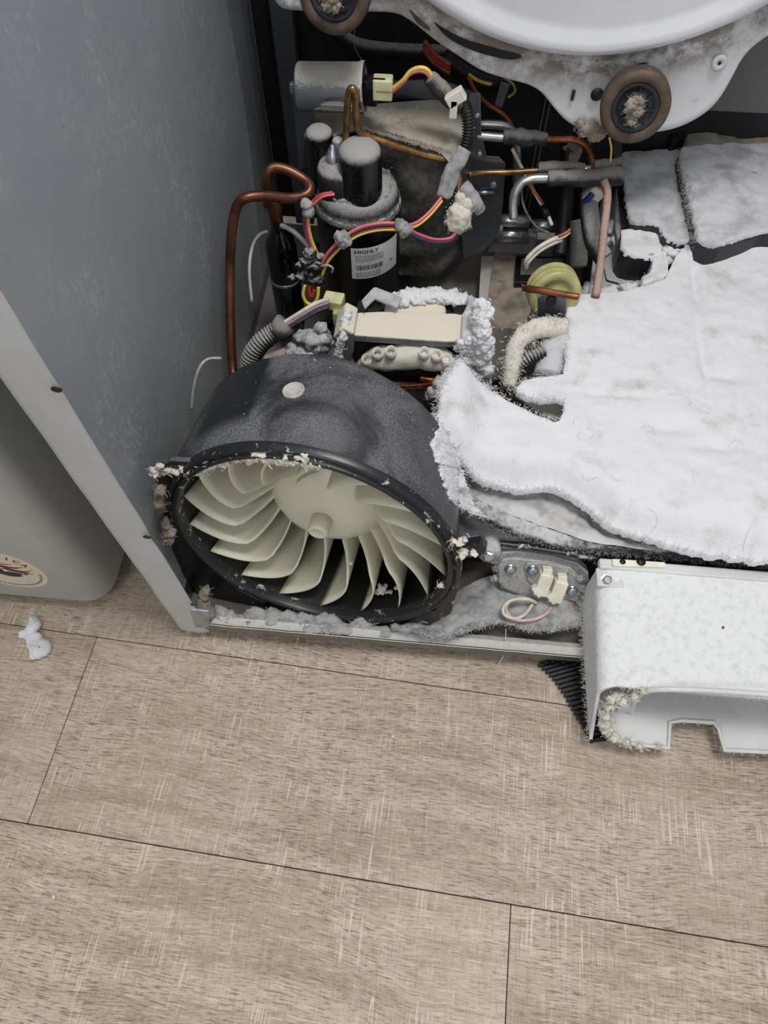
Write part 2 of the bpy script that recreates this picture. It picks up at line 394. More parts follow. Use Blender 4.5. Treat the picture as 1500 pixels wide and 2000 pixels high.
# ================================================================= FLOOR
A = P(0, 1600, z=0); B = P(1500, 1850, z=0); fx = (B-A).normalized(); fy = Vector((-fx.y, fx.x, 0)); FA = math.atan2(fx.y, fx.x)
m_floor(FA)
floor = obj('floor', MB().box((.3, .3, -.006), (2.2, 2.2, .002)), 'dark_gap', smooth=False, kind='structure')
J1 = (P(55, 1605, z=0)-A).dot(fx); J2 = (P(998, 1765, z=0)-A).dot(fx); WID = (P(195, 1245, z=0)-A).dot(fy)
LEN = 1.22
for row in range(-5, 9):
    off = {0: J1, -1: J2, 1: J1-.2, 2: J1-.3, 3: J2+.1, -2: J2-.5}.get(row, J1+.37*row)
    k0 = -3
    for k in range(k0, 3):
        a = off+k*LEN; g = .0005
        c = [A+fx*(a+g)+fy*(row*WID+g), A+fx*(a+LEN-g)+fy*(row*WID+g), A+fx*(a+LEN-g)+fy*((row+1)*WID-g), A+fx*(a+g)+fy*((row+1)*WID-g)]
        mid = (c[0]+c[2])/2
        if abs(mid.x-.3) > 1.9 or abs(mid.y-.3) > 1.9: continue
        obj('floor_plank', MB().prism([p+Vector((0, 0, -.004)) for p in c], (0, 0, .004)), 'vinyl_plank', floor, smooth=False, bevel=.0006, seg=1)

# ================================================================= WASHER (left neighbour)
WX = -.137; WY = .022; WB = .022
ws = thing('washing_machine', (-.45, .35, WB), 'white washing machine with rounded corner and round flag sticker at left edge', 'washing machine')
prof = []
R = .034
for x0, y0, a0 in ((WX-R, WY+R, -90), (WX-R, .68-R, 0), (-.8+R, .68-R, 90), (-.8+R, WY+R, 180)):
    for k in range(9): a = rad(a0+90*k/8); prof.append((x0+R*math.cos(a), y0+R*math.sin(a)))
m = MB(); N = len(prof); rows = []
cx = sum(p[0] for p in prof)/N; cy = sum(p[1] for p in prof)/N
for z, s_ in ((WB, .012), (WB+.003, .004), (WB+.012, 0), (.9, 0), (.93, .01)):
    rows.append([Vector((p[0]-math.copysign(s_, p[0]-cx), p[1]-math.copysign(s_, p[1]-cy), z)) for p in prof])
m.add([v for r in rows for v in r], [(i*N+k, i*N+(k+1) % N, (i+1)*N+(k+1) % N, (i+1)*N+k) for i in range(4) for k in range(N)]+[tuple(range(N)), tuple(4*N+k for k in range(N))])
obj('cabinet', m, 'washer_paint_shaded', ws)
for x in (-.2, -.74):
    for y in (.1, .6): obj('foot', MB().lathe([(.016, 0), (.016, .008), (.009, .01), (.009, .03)], (x, y, 0), n=16), 'rubber_black', ws)
# sticker
sc = P(8, 1113, y=WY); srx = (P(95, 1128, y=WY)-sc).x
def disc(c, r, z0, n=40, th=.0004, ry=None):
    return MB().prism([Vector((c.x+r*math.cos(2*math.pi*k/n), WY-z0, c.z+(ry or r)*math.sin(2*math.pi*k/n))) for k in range(n)], (0, -th, 0))
st = obj('sticker', disc(sc, srx, 0), 'sticker_cream', ws, smooth=False, label='round cream sticker with dark red and navy flag swirls')
def onst(vs, fs, name, mat, lift=.0006):
    obj(name, MB().add([Vector((sc.x+v.x*srx, WY-lift, sc.z+v.y*srx)) for v in vs], fs), mat, st, smooth=False)
lm = MB()
for i, ch in enumerate('AMERICA·'):
    vs, fs = textpoly(ch, .25, True)
    wch = max(v.x for v in vs)-min(v.x for v in vs); mnx = min(v.x for v in vs)
    ang = rad(29+(6-i)*15.5); cpos = Vector((math.cos(ang), math.sin(ang), 0))*.70; r_ = Matrix.Rotation(ang-math.pi/2, 3, 'Z')
    lm.add([cpos+r_@(v-Vector((mnx+wch/2, 0, 0))) for v in vs], fs)
onst(lm.v, lm.f, 'lettering', 'sticker_navy')
def band(y0, y1, x0, x1, amp=.06, n=16, th=.12):
    top = [Vector((x0+(x1-x0)*t/n, y0+(y1-y0)*t/n+amp*math.sin(t/n*6.3), 0)) for t in range(n+1)]
    bot = [v-Vector((0, th*math.sin(math.pi*min(1, (t+1)/(n+1)))+.01, 0)) for t, v in enumerate(top)]
    return top+bot, [(i, i+1, n+2+i, n+1+i) for i in range(n)]
for (y0, y1, x0, x1, th, mt, lf) in ((.52, .40, -.6, .42, .06, 'sticker_red', .0005), (.30, .28, -.5, .62, .12, 'sticker_red', .0005), (.06, .10, -.1, .72, .13, 'sticker_red', .0005), (.22, -.12, -.7, .55, .34, 'sticker_navy', .0007), (.34, -.08, -.3, .7, .06, 'sticker_navy', .0008)):
    onst(*band(y0, y1, x0, x1, .05, 16, th), 'print', mt, lf)
for (x, y) in ((.05, .02), (-.3, .05), (.42, -.2)):
    v5 = [Vector((x+math.cos(rad(90+36*k))*(.11 if k % 2 == 0 else .045), y+math.sin(rad(90+36*k))*(.11 if k % 2 == 0 else .045), 0)) for k in range(10)]
    onst(v5, [tuple(range(10))], 'star', 'sticker_white', .001)
for k in range(24):
    a = rad(200+k*6.6); c = Vector((math.cos(a)*.85, math.sin(a)*.85, 0)); t = Vector((-math.sin(a), math.cos(a), 0))*.035; q = Vector((math.cos(a), math.sin(a), 0))*.03
    onst([c-t-q, c+t-q, c+t+q, c-t+q], [(0, 1, 2, 3)], 'small_print', 'print_gray', .0006)

# ================================================================= DRYER CABINET
PX = -.036; YB = .83; XR = .86
cab = thing('dryer_cabinet', (.4, .4, .02), 'gutted dryer cabinet with gray left side panel and folded white front flange', 'dryer')
# side panel with a stamped bead
def side(u, v):
    y = .0+u*YB; z = .05+v*.98
    q = abs((y-.66)-.06*math.sin(z*5)+.11*max(0, .45-z)); b = .0022*math.exp(-(q/.006)**2)+.0014*math.exp(-(abs(y-.775)/.004)**2)
    return Vector((PX+b+.0008*noise.noise(Vector((y*4, z*4, 0))), y, z))
m = MB().grid(side, 120, 40); m.add([Vector((PX-.002, y, z)) for y in (0, YB) for z in (.05, 1.03)], [(0, 1, 3, 2)])
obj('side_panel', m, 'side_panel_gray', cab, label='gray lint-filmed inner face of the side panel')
# folded front flange with notches
fl = pxs([(408, 1225), (372, 1150), (335, 1085), (295, 1052), (292, 1030), (252, 950), (247, 942), (160, 785), (150, 776), (65, 645), (52, 635), (0, 545), (-60, 440)], y=0)
fr = [Vector((min(.003, max(-.006, p.x)), 0, p.z)) for p in fl]; fr[0].z = .018
fr = fr+[Vector((0, 0, 1.03))]
m = MB(); ft = [Vector((PX-.001, 0, p.z)) for p in fr]
def frow(a, b, n=8):
    return [a.lerp(b, t/(n-1))+Vector((0, -.003*math.sin(math.pi*t/(n-1))+.0015*noise.noise(Vector((0, t*.4, a.z*14))), 0)) for t in range(n)]
aa = resample(fr, 150); bb = [Vector((PX-.001, 0, p.z)) for p in aa]
m.add([v for a, b in zip(aa, bb) for v in frow(a, b)], [(i*8+k, i*8+k+1, (i+1)*8+k+1, (i+1)*8+k) for i in range(149) for k in range(7)])
flo = obj('front_flange', m, 'flange_paint', cab, solid=.0016, label='white painted folded front edge with holes and notches')
for (a, b) in ((110, 762), (287, 1050), (378, 1182)):
    c = P(a, b, y=-.0045); obj('screw_hole', MB().prism([c+Vector((math.cos(t*.7)*.0042, 0, math.sin(t*.7)*.0028)) for t in range(9)], (0, .001, 0)), 'black', flo, smooth=False)
# bent foot of the flange
m = MB(); q = [P(362, 1190, y=-.003), P(408, 1195, y=-.003), P(408, 1226, y=-.003), P(365, 1226, y=-.003)]
m.prism(q, (0, .004, 0)); obj('flange_foot', m, 'steel', cab, smooth=False, bevel=.001)
# rear wall, corner post, right side
obj('rear_panel', MB().box(((PX+XR)/2, YB+.001, .55), ((XR-PX)/2, .001, .51)), 'rear_dark', cab, smooth=False, label='dusty rear panel, coloured dark for the shade inside')
def postx(px, yy=YB-.03): return P(px, 100, y=yy).x
m = MB().box((postx(558), YB-.03, .55), (.016, .002, .5)); m.box((postx(558)-.016, YB-.015, .55), (.001, .016, .5)); m.box((postx(558)+.016, YB-.022, .55), (.001, .008, .5))
obj('corner_post', m, 'galvanized_clean', cab, smooth=False, bevel=.001)
obj('post_gap', MB().box((postx(533), YB-.004, .55), (.008, .001, .5)), 'dark_gap', cab, smooth=False)
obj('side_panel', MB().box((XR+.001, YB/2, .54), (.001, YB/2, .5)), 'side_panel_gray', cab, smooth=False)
m = MB().tube([P(600, 30, y=YB-.005), P(640, 45, y=YB-.005), P(690, 85, y=YB-.005), P(760, 98, y=YB-.005), P(900, 104, y=YB-.005), P(1050, 110, y=YB-.005)], .011, 8)
obj('stiffening_rib', m, 'hose_dusty', cab)
m = MB().prism([Vector((x, YB-.006, z)) for x, z in ((.60, .28), (XR, .28), (XR, .8), (.60, .8))], (0, .005, 0))
obj('rear_access_panel', m, 'plate_gray', cab, smooth=False, bevel=.002, label='plain gray panel behind the right end of the bulkhead')
for px in (1068, 1078): obj('rear_seam', MB().box((P(px, 180, y=YB).x, YB-.003, .42), (.0012, .002, .36)), 'plate_gray', cab, smooth=False)
# base plate: tray, front lip
obj('bottom_sill', MB().box((PX+.001, YB/2, .03), (.0012, YB/2, .022)), 'galvanized_clean', cab, smooth=False)
base = thing('base_pan', (.4, .4, .02), 'dusty gray steel base pan with a raised front lip', 'base pan')
def pan(u, v):
    x = PX+.002+u*(XR-PX-.004); y = .012+v*(YB-.02)
    q = max(0, min(1, (.30-y)/.03))*max(0, min(1, (.36-x)/.03)); z = .030+.003*noise.noise(Vector((x*12, y*12, 1)))-.018*q*max(0, min(1, (y-.02)/.03))
    return Vector((x, y, z))
m = MB().grid(pan, 120, 90); obj('tray', m, 'pan_dusty', base)
m = MB().box(((PX+XR)/2, .4, .007), ((XR-PX)/2-.002, .39, .002)); obj('pan_underside', m, 'rear_dark', base, smooth=False)
L0 = P(412, 1216, z=.05); L1 = P(1150, 1276, z=.05)
lip = [(0, .05), (.0, .034), (.002, .030), (.0035, .033), (.0035, .046), (.012, .0505), (.02, .044)]
m = MB()
vs = []; NX = 160
for i in range(NX+1):
    x = .002+(XR-.006)*i/NX
    for (dy, z) in lip: vs.append(Vector((x, -.002+dy+.0006*noise.noise(Vector((x*40, 0, 0))), z-.0025*(x/.5)*0+.0008*noise.noise(Vector((x*60, 5, dy*50))))))
n = len(lip); m.add(vs, [(i*n+k, i*n+k+1, (i+1)*n+k+1, (i+1)*n+k) for i in range(NX) for k in range(n-1)])
obj('front_lip', m, dusty('lip_metal', (128, 127, 118), (196, 194, 188), .6, .6, .4, .6, 130), base, solid=.0012, smooth=False)
for x in (.04, .80):
    for y in (.06, .76): obj('foot', MB().lathe([(.018, 0), (.018, .01), (.009, .012), (.009, .036)], (x, y, 0), n=16), 'rubber_black', base)

# ================================================================= BLOWER + FAN
BC = Vector((.150, .045, .195)); yaw = -.124; pit = .098; BR = .158
BN = Vector((math.sin(yaw)*math.cos(pit), -math.cos(yaw)*math.cos(pit), math.sin(pit)))   # faces the viewer
BU = Vector((0, 0, 1)).cross(BN).normalized(); BU = -BU if BU.x < 0 else BU
BW = BN.cross(BU); BW = -BW if BW.z < 0 else BW
BA = -BN
def bp(u, w_, a=0): return BC+BU*u+BW*w_+BA*a
def buv(px, py, a=0):
    q = PP(px, py, BC+BA*a, BN)-BC; return q.dot(BU), q.dot(BW)
blow = thing('blower_housing', bp(0, -.15), 'black plastic blower housing with a large round mouth and dusty shoulder', 'blower housing')
def circ(r, a, n=96, x=1.): return [bp(r*math.cos(2*math.pi*k/n), r*math.sin(2*math.pi*k/n), a) for k in range(n)]
# rounded mouth rim
n = 96; rows = [circ(.143, .128), circ(.1565, .012)]; m = MB().add([v for q in rows for v in q], [(k, (k+1) % n, n+(k+1) % n, n+k) for k in range(n)]); obj('mouth_liner', m, 'black', blow)
m = MB(); rows = [circ(r, a) for r, a in ((.156, .014), (.1565, .004), (.158, -.001), (.1615, -.003), (.1635, .0), (.164, .004), (.1655, .001), (.168, -.0005), (.171, .003), (.172, .010))]
n = 96; m.add([v for r in rows for v in r], [(i*n+k, i*n+(k+1) % n, (i+1)*n+(k+1) % n, (i+1)*n+k) for i in range(len(rows)-1) for k in range(n)])
obj('mouth_rim', m, 'rim_black', blow, label='scuffed black rim with dried lint patches')
obj('inner_back', MB().lathe([(.144, 0), (.144, .003)], bp(0, 0, .127), BA, 64), 'black', blow)
# volute shell: outer radius grows with the angle towards the outlet
def shell_r(th, a):
    th = math.atan2(math.sin(th), math.cos(th))
    t = a/.15
    left = max(0, -math.cos(th)); top = max(0, math.sin(th)); k = min(1, .25+.75*max(top, left if th > -2.2 or th > 0 else left))
    if math.cos(th) > 0: k *= max(.0, 1-.75*math.cos(th))
    f = max(0, min(1, (a-.010)/.035)); f = f*f*(3-2*f)
    r = .170+k*(.009*f-.007*max(0, t-.3)*top)-.026*t*max(0, math.cos(th))
    return r
m = MB(); nt = 120; aas = [0.008, .014, .022, .032, .04, .048, .056, .07, .09, .11, .125, .132, .136, .138]; rows = []
for i, a in enumerate(aas):
    sh = 1 if a < .133 else (.985 if a < .137 else .0)
    rows.append([bp(shell_r(2*math.pi*k/nt, a)*math.cos(2*math.pi*k/nt)*sh, shell_r(2*math.pi*k/nt, a)*math.sin(2*math.pi*k/nt)*sh, a) for k in range(nt)])
m.add([v for r in rows for v in r], [(i*nt+k, i*nt+(k+1) % nt, (i+1)*nt+(k+1) % nt, (i+1)*nt+k) for i in range(len(rows)-1) for k in range(nt)])
obj('volute_shell', m, 'blower_black', blow, label='black volute shell with wiped dust film')
# front flange plate around the mouth
outl = [(296, 927), (330, 905), (372, 915), (355, 950)]
def ringpart(pxl, name, th=.006, a0=0.003, mat='blower_black', bev=.0015):
    pts = [bp(*buv(x, y, a0), a0) for x, y in pxl]; return obj(name, MB().prism(pts, BA*th), mat, blow, smooth=False, bevel=bev)
arcL = [(352+0, 955), (346, 985), (347, 1010), (358, 1040), (376, 1068), (400, 1098), (430, 1125), (470, 1155), (520, 1180)]
ringpart([(294, 922), (332, 900), (420, 905), (372, 925), (352, 950)]+arcL[1:]+[(500, 1212), (440, 1196), (395, 1172), (352, 1118), (326, 1060), (318, 1000), (308, 950)], 'mouth_flange', .007, .004)
ringpart([(878, 1078), (890, 1072), (940, 1062), (950, 1075), (945, 1088), (905, 1090), (893, 1100), (893, 1160), (880, 1200), (840, 1222), (790, 1226), (800, 1212), (850, 1192), (876, 1160)], 'mouth_flange', .012, .003, 'rim_black')
# bolt lug on the tab
LG = P(955, 1078, y=.055)
m = MB().lathe([(.0125, -.02), (.0135, 0), (.0115, .002), (.007, .0022), (.007, .007), (.0055, .008)], LG, BN+Vector((0, 0, .6)), 24)
obj('mounting_bolt', m, 'plate_gray', blow, label='lint-caked mounting bolt')
m = MB().lathe([(.0062, 0), (.0062, .005), (.0045, .0062)], LG+(BN+Vector((0, 0, .6))).normalized()*.007, BN+Vector((0, 0, .6)), 6); obj('bolt_head', m, 'steel', blow, smooth=False)
# raised moulding button on the shoulder
sb = None
for t in range(400):                                    # first hit of the ray with the shell radius
    d = ray(574, 765); q = CAMP+d*(.3+t*.0015); r = q-BC; a = r.dot(BA); u = r.dot(BU); v = r.dot(BW)
    if 0 < a < .15 and math.hypot(u, v) < shell_r(math.atan2(v, u), a): sb = (u, v, a); break
if sb:
    c = bp(*sb); nn = (BU*sb[0]+BW*sb[1]).normalized()
    obj('moulding_button', MB().lathe([(.0115, -.004), (.0115, .0026), (.0105, .0034), (.0095, .0022), (.002, .0019)], c, nn, 28), 'plate_gray', blow)
# outlet duct to the right
p0 = [P(868, 905, y=.10), P(872, 1062, y=.058), P(946, 1058, y=.055), P(1165, 1062, y=.09), P(1165, 985, y=.14), P(940, 930, y=.16)]
m = MB(); tp = pxs([(858, 880), (866, 1000), (882, 1060), (950, 1052), (1160, 1066), (1180, 960), (1000, 880)], z=.13)
m.prism([v for v in tp], (0, 0, -.07)); obj('outlet_duct', m, 'blower_black', blow, smooth=False, bevel=.006, seg=3)
# cleaner ledge edge below the cover
m = MB().tube(pxs([(885, 1062), (950, 1060), (1010, 1066), (1100, 1080), (1170, 1092)], z=.132), .0035, 8); obj('ledge_bead', m, 'rim_black', blow)

fan = thing('fan_wheel', bp(0, 0, .04), 'cream plastic fan wheel with curved blades inside the black blower mouth', 'fan')
FC = bp(0, 0, 0)
prof = [(.0, .046), (.02, .046), (.04, .049), (.055, .056), (.068, .068), (.08, .085), (.09, .103), (.098, .118), (.098, .121), (.086, .106), (.07, .078), (.05, .062), (0, .052)]
obj('back_plate', MB().lathe([(r, a) for r, a in prof], FC, BA, 72, close=False), 'fan_plastic', fan)
hb = obj('hub', MB().lathe([(.0125, .05), (.0125, .028), (.0115, .0255), (.009, .024), (.0085, .0245), (.0005, .0245)], FC, BA, 28), 'fan_plastic', fan)
obj('hub_dimple', MB().lathe([(.0022, .0244), (.0016, .0235), (.0003, .0233)], FC+BU*.001-BW*.002, BA, 12), 'connector', hb)
NB = 17; RO = .151
def blade_mesh():
    vs = []; na, ns = 8, 10; A0, A1 = .012, .114
    for j in range(na+1):
        q = j/na; a = A0+(A1-A0)*q; ri = .099-.05*min(1, q*1.35)
        ro = RO-.012*q
        for i in range(ns+1):
            s_ = i/ns; r = ri+(ro-ri)*s_
            sf = max(0, (r-.06)/(.149-.06)); t = .080*sf-.112*sf*sf
            aa_ = a+(.006*(1-s_)**2 if j == 0 else 0)
            # sink the root into the dome of the back plate
            vs.append((r, t, -aa_))
    fs = [(j*(ns+1)+i, j*(ns+1)+i+1, (j+1)*(ns+1)+i+1, (j+1)*(ns+1)+i) for j in range(na) for i in range(ns)]
    me = bpy.data.meshes.new('blade')
    # local frame: x radial, y tangential (ccw seen from the viewer), z along the axis
    me.from_pydata(vs, [], fs); me.polygons.foreach_set('use_smooth', [True]*len(me.polygons)); me.materials.append(MATS['fan_plastic']); return me
bm_ = blade_mesh(); Rm = Matrix((BU, BW, BN)).transposed()
for k in range(NB):
    o = bpy.data.objects.new('blade', bm_); COL.objects.link(o); o.parent = fan
    o.location = FC-Vector(fan.location)
    o.rotation_euler = (Rm @ Matrix.Rotation(2*math.pi*(k+.35)/NB, 3, 'Z')).to_euler()
    md = o.modifiers.new('s', 'SOLIDIFY'); md.thickness = .0020; md.offset = 0
# lint on the mouth top edge and inside
m = MB()
for k in range(46):
    x = 303+k*7.4; y = [922, 918, 906, 892, 889, 893, 905][min(6, int(k/46*7))]+random.uniform(-5, 5)
    big = 1.6 if 24 < k < 44 else 1
    u, v = buv(x, y, .004); m.blob(bp(u, v, .004), (.0042*big*random.uniform(.6, 1.2), .004*big, .0032*big), 2, .8, 220, k)
pts = list(m.v); m.fuzz(pts, 700, .006, .0004)
tag(obj('lint_clump', m, 'lint_cream'), 'fluffy pale lint caked along the top of the blower mouth', 'lint', None, 'stuff')
m = MB()
for (x, y, s_) in ((590, 1160, 9), (600, 1165, 6), (745, 1150, 12), (738, 1156, 7), (765, 1165, 5), (775, 1148, 5), (575, 1155, 5), (685, 1100, 5), (790, 1180, 5)):
    a = .035; u, v = buv(x, y, a); rr = math.hypot(u, v)
    if rr > .150: u, v = u*.150/rr, v*.150/rr
    m.blob(bp(u, v, a), (s_*.0006, s_*.0006, s_*.0003), 2, .9, 250, x)
tag(obj('lint_crumbs', m, 'lint_cream'), 'small lint crumbs lying inside the bottom of the blower mouth', 'lint', None, 'stuff')
m = MB()
for (x, y, s_, a) in ((303, 920, 9, .0), (312, 908, 7, .003), (900, 1056, 7, 0), (888, 1054, 5, 0), (908, 1052, 4, 0), (905, 1078, 9, 0), (925, 1078, 6, 0), (860, 1140, 5, 0)):
    u, v = buv(x, y, a); m.blob(bp(u, v, a-.002), (s_*.0006, s_*.0006, s_*.0005), 2, .9, 250, x)
m.fuzz(list(m.v), 120, .006)
tag(obj('lint_clump', m, 'lint_cream'), 'pale lint tufts stuck at both side corners of the blower mouth', 'lint', None, 'stuff')

# ================================================================= LINT-COVERED CONDENSER COVER
cov = thing('condenser_cover', (.55, .3, .05), 'big plastic condenser cover buried under thick white lint', 'condenser cover')
def bumps(x, y): return .0035*noise.noise(Vector((x*18, y*18, 0)))+.0022*noise.noise(Vector((x*45, y*45, 3)))+.001*noise.noise(Vector((x*120, y*120, 9)))
ZT = .205
gs = []
def dimple(px, py, rx, ry, h): 
    c = P(px, py, z=ZT); gs.append((c.x, c.y, rx, ry, h))
for d in ((1360, 560, .006, .05, -.006), (1375, 700, .007, .07, -.006), (1420, 730, .02, .012, -.008), (1400, 870, .03, .010, -.006), (1200, 770, .05, .006, -.004), (1300, 830, .035, .012, -.005), (1150, 940, .04, .02, .004),
          (1450, 960, .04, .03, .006), (1440, 1050, .02, .03, .004), (1450, 480, .05, .016, .012), (1330, 500, .02, .02, .010), (1180, 640, .05, .06, .006), (1440, 600, .05, .05, .006)): dimple(*d)
def ztop(x, y):
    z = ZT+bumps(x, y)
    for (cx_, cy_, rx, ry, h) in gs:
        q = ((x-cx_)/rx)**2+((y-cy_)/ry)**2
        if q < 9: z += h*math.exp(-q)
    z += .032*(1/(1+math.exp((x-.325)/.008)))*(1/(1+math.exp(-(y-.155)/.01)))
    return z
def zwrap(outer, seam, rl=.03):
    def f(x, y):
        z = ztop(x, y)
        # roll down towards the front seam
        d = min((Vector((x, y))-Vector((s_.x, s_.y))).length for s_ in seam)
        if d < rl*2: z -= .028*math.exp(-(d/rl)**2*2.2)
        return z
    return f
seampx = [(866, 905), (885, 912), (910, 925), (940, 940), (985, 950), (1020, 960), (1055, 950), (1085, 955), (1120, 975), (1155, 992), (1165, 1005), (1195, 1030), (1240, 1045), (1290, 1058), (1320, 1066), (1345, 1076), (1420, 1090), (1510, 1100), (1600, 1108)]
seam = smoothc(pxs(seampx, z=.178), 2)
back = pxs([(1700, 1100), (1700, 420)], z=ZT)+pxs([(1500, 455), (1440, 478), (1370, 488), (1362, 478), (1340, 488), (1318, 505), (1306, 530), (1296, 548), (1270, 556), (1230, 566), (1180, 572), (1130, 580), (1108, 600), (1102, 640), (1106, 700), (1100, 732), (1050, 736), (1022, 744), (1008, 760), (1022, 772), (1060, 778), (1103, 776), (1102, 800), (1090, 828), (1060, 815), (1000, 786), (940, 752), (892, 730)], z=ZT)+pxs([(872, 738), (860, 765), (856, 800), (842, 828), (850, 850), (834, 868), (848, 885)], z=ZT+.03)
outer = list(seam)+back
zf = zwrap(outer, seam[::2])
up = blanket(outer, zf, .0034, .012, .0008)
def shell_hit(px, py):
    d = ray(px, py)
    for t in range(500):
        q = CAMP+d*(.35+t*.0012); rr = q-BC; a = rr.dot(BA); u = rr.dot(BU); v = rr.dot(BW)
        if 0 < a < .138 and math.hypot(u, v) < shell_r(math.atan2(v, u), a): return q
    return None
lb = obj('lint_blanket', up, 'lint_white', cov, label='thick white felt of lint with creases')
# solid cover body below the lint
m = MB(); body = pxs([(885, 790), (1080, 850), (1110, 800), (1115, 640), (1300, 590), (1360, 520), (1600, 490), (1650, 1040), (1350, 1020), (1180, 960), (960, 900), (890, 880)], z=.165)
m.prism(body, (0, 0, -.105)); obj('cover_shell', m, 'black_plastic_dusty', cov, smooth=False, bevel=.004)
# bulging lower front face under the flap
c1 = smoothc([v+Vector((0, .022, -.032)) for v in pxs(seampx, z=.178)], 2)
c2 = smoothc(pxs([(868, 925), (900, 955), (950, 985), (1010, 1010), (1080, 1035), (1160, 1062), (1260, 1074), (1360, 1084), (1600, 1112)], z=.152), 2)
c3 = smoothc(pxs([(866, 935), (895, 975), (940, 1008), (1000, 1040), (1080, 1065), (1160, 1078), (1260, 1086), (1400, 1096), (1600, 1118)], z=.138), 2)
c4 = [v+Vector((0, .004, -.022)) for v in c3]
cm = [a.lerp(b, .5)+Vector((0, 0, .002)) for a, b in zip(resample(c1, 80), resample(c2, 80))]
m = MB().loft([c1, cm, c2], 140); m2 = MB()
rows = [resample(c, 170) for c in (c1, [a.lerp(b, .33) for a, b in zip(resample(c1, 90), resample(c2, 90))], [a.lerp(b, .66)+Vector((0, -.002, .002)) for a, b in zip(resample(c1, 90), resample(c2, 90))], c2)]
fine = []
for i in range(3):
    for s_ in range(5): fine.append([a.lerp(b, s_/5) for a, b in zip(rows[i], rows[i+1])])
fine.append(rows[3]); m = MB().loft(fine, 170)
for i, v in enumerate(m.v): m.v[i] = v+Vector((0, -.3, 1)).normalized()*(.006*noise.noise(v*40)+.003*noise.noise(v*110))
obj('front_bulge', m, lint('lint_shade', (208, 207, 207), (160, 156, 152), 32, .42, .75), cov, label='lint-coated bulge under the lifted flap')
c2b = resample(c2, 170); c3b = resample(c3, 170); c4b = resample(c4, 170)
m = MB().loft([[a.lerp(b, t/4) for a, b in zip(c2b, c3b)] for t in range(5)]+[[a.lerp(b, t/4) for a, b in zip(c3b, c4b)] for t in range(1, 5)], 170).jitter(.0022, 130, .0004)
gk = obj('foam_gasket', m, 'gasket_fuzz', cov, label='dark fuzzy foam gasket along the front bottom edge')
m = MB().fuzz(c3b+c4b, 2200, .005, .0003, (0, -1, -.2), .0025); tag(obj('gasket_fuzz', m, 'lint_gray', gk), None, None, None, 'stuff')
m = MB().fuzz([v for v in up.ring if v.y < .42], 2600, .006, .00028, (0, 0, .2), .002)
m.fuzz([v for v in up.ring if v.x < .36], 900, .008, .0003, (-.6, 0, 0), .003)
tag(obj('lint_fringe', m, 'lint_white', lb), None, None, None, 'stuff')
# clumps on the left edge of the cover
m = MB()
edge_l = [(862, 800), (852, 840), (838, 868), (846, 890), (856, 915), (862, 940), (872, 966), (890, 988), (912, 1002)]
el = resample([Vector((x, y, 0)) for x, y in edge_l], 70); vs = []; NJ = 16
for i, e in enumerate(el):
    jag = 7*noise.noise(Vector((i*.33, 0, 0)))+4*noise.noise(Vector((i*1.1, 3, 0)))
    for j in range(NJ+1):
        px = e.x+jag+j*3.2; py = e.y+j*.8
        h_ = shell_hit(px, py); g_ = P(px, py, z=ZT if py < 905 else ZT-.04*min(1, (py-905)/70))
        q = h_ if h_ and (h_-CAMP).length < (g_-CAMP).length else g_
        th_ = .011*min(1, j/3)*(.6+.9*abs(noise.noise(q*70))+.5*noise.noise(q*160)) if j else -.002
        vs.append(q+(CAMP-q).normalized()*th_)
m.add(vs, [(i*(NJ+1)+j, i*(NJ+1)+j+1, (i+1)*(NJ+1)+j+1, (i+1)*(NJ+1)+j) for i in range(69) for j in range(NJ)])
m.fuzz(list(m.v), 900, .007, .0003); tag(obj('lint_edge', m, 'lint_white', lb), None, None, None, 'stuff')
# loose hairs on the blanket
m = MB()
for k in range(18):
    px = random.uniform(900, 1480); py = random.uniform(780, 1040); a = random.uniform(0, 6.28); b = random.uniform(.6, 2.4); L_ = random.uniform(.008, .03)
    p = P(px, py, z=ZT); pts = []
    for t in range(7):
        ang = a+b*t/6; q = Vector((p.x+math.cos(ang)*L_*t/6, p.y+math.sin(ang)*L_*t/6, 0))
        if not inside((q.x, q.y), [(v.x, v.y) for v in outer]): pts = []; break
        q.z = zf(q.x, q.y)+.0015+.002*math.sin(t/6*3.1); pts.append(q)
    if pts: m.tube(pts, .00011, 3, 2)
tag(obj('loose_hair', m, 'print_gray', lb), None, None, None, 'stuff')
# tuft on the right
m = MB(); c = P(1440, 1060, z=.178)
for k in range(14): m.blob(c+Vector((random.uniform(-.02, .02), random.uniform(-.012, .02), random.uniform(-.004, .008))), .009, 2, .6, 120, k)
m.fuzz(list(m.v), 500, .007, .0003); tag(obj('lint_tuft', m, 'lint_white', lb), None, None, None, 'stuff')

# moulded housing blocks behind
hs = thing('heat_exchanger_housing', (.62, .66, .05), 'dusty gray moulded housing with raised square pads behind the white lint', 'housing')
def slab(name, pl, z, h, mat, bev=.004, nz=0, rnd=2, label=None, sub=None, par=None):
    top = smoothc(pxs(pl+[pl[0]], z=z), 1)[:-1] if rnd else pxs(pl, z=z)
    return obj(name, MB().prism(top, (0, 0, -h)), mat, par or hs, smooth=False, bevel=bev, seg=3, label=label)
LIFT = {}
def cap(o_, pl, z, mat, step=.005, amp=1.6):
    top = smoothc(pxs(pl+[pl[0]], z=z), 1)[:-1]
    m = blanket(top, lambda x, y: z+.0035+amp*bumps(x, y), step, .007, .0015)
    c_ = obj('lint_cap', m, mat, o_); mm = MB().fuzz(m.ring, 700, .005, .0003, (0, 0, .2), .0015); f_ = mm
    m2_ = c_; tag(c_, None, None, None, None); return m
slab('lower_shell', [(1140, 640), (1180, 345), (1345, 262), (1370, 226), (1600, 220), (1700, 640)], .15, .11, 'black_plastic_dusty', .002, rnd=0)
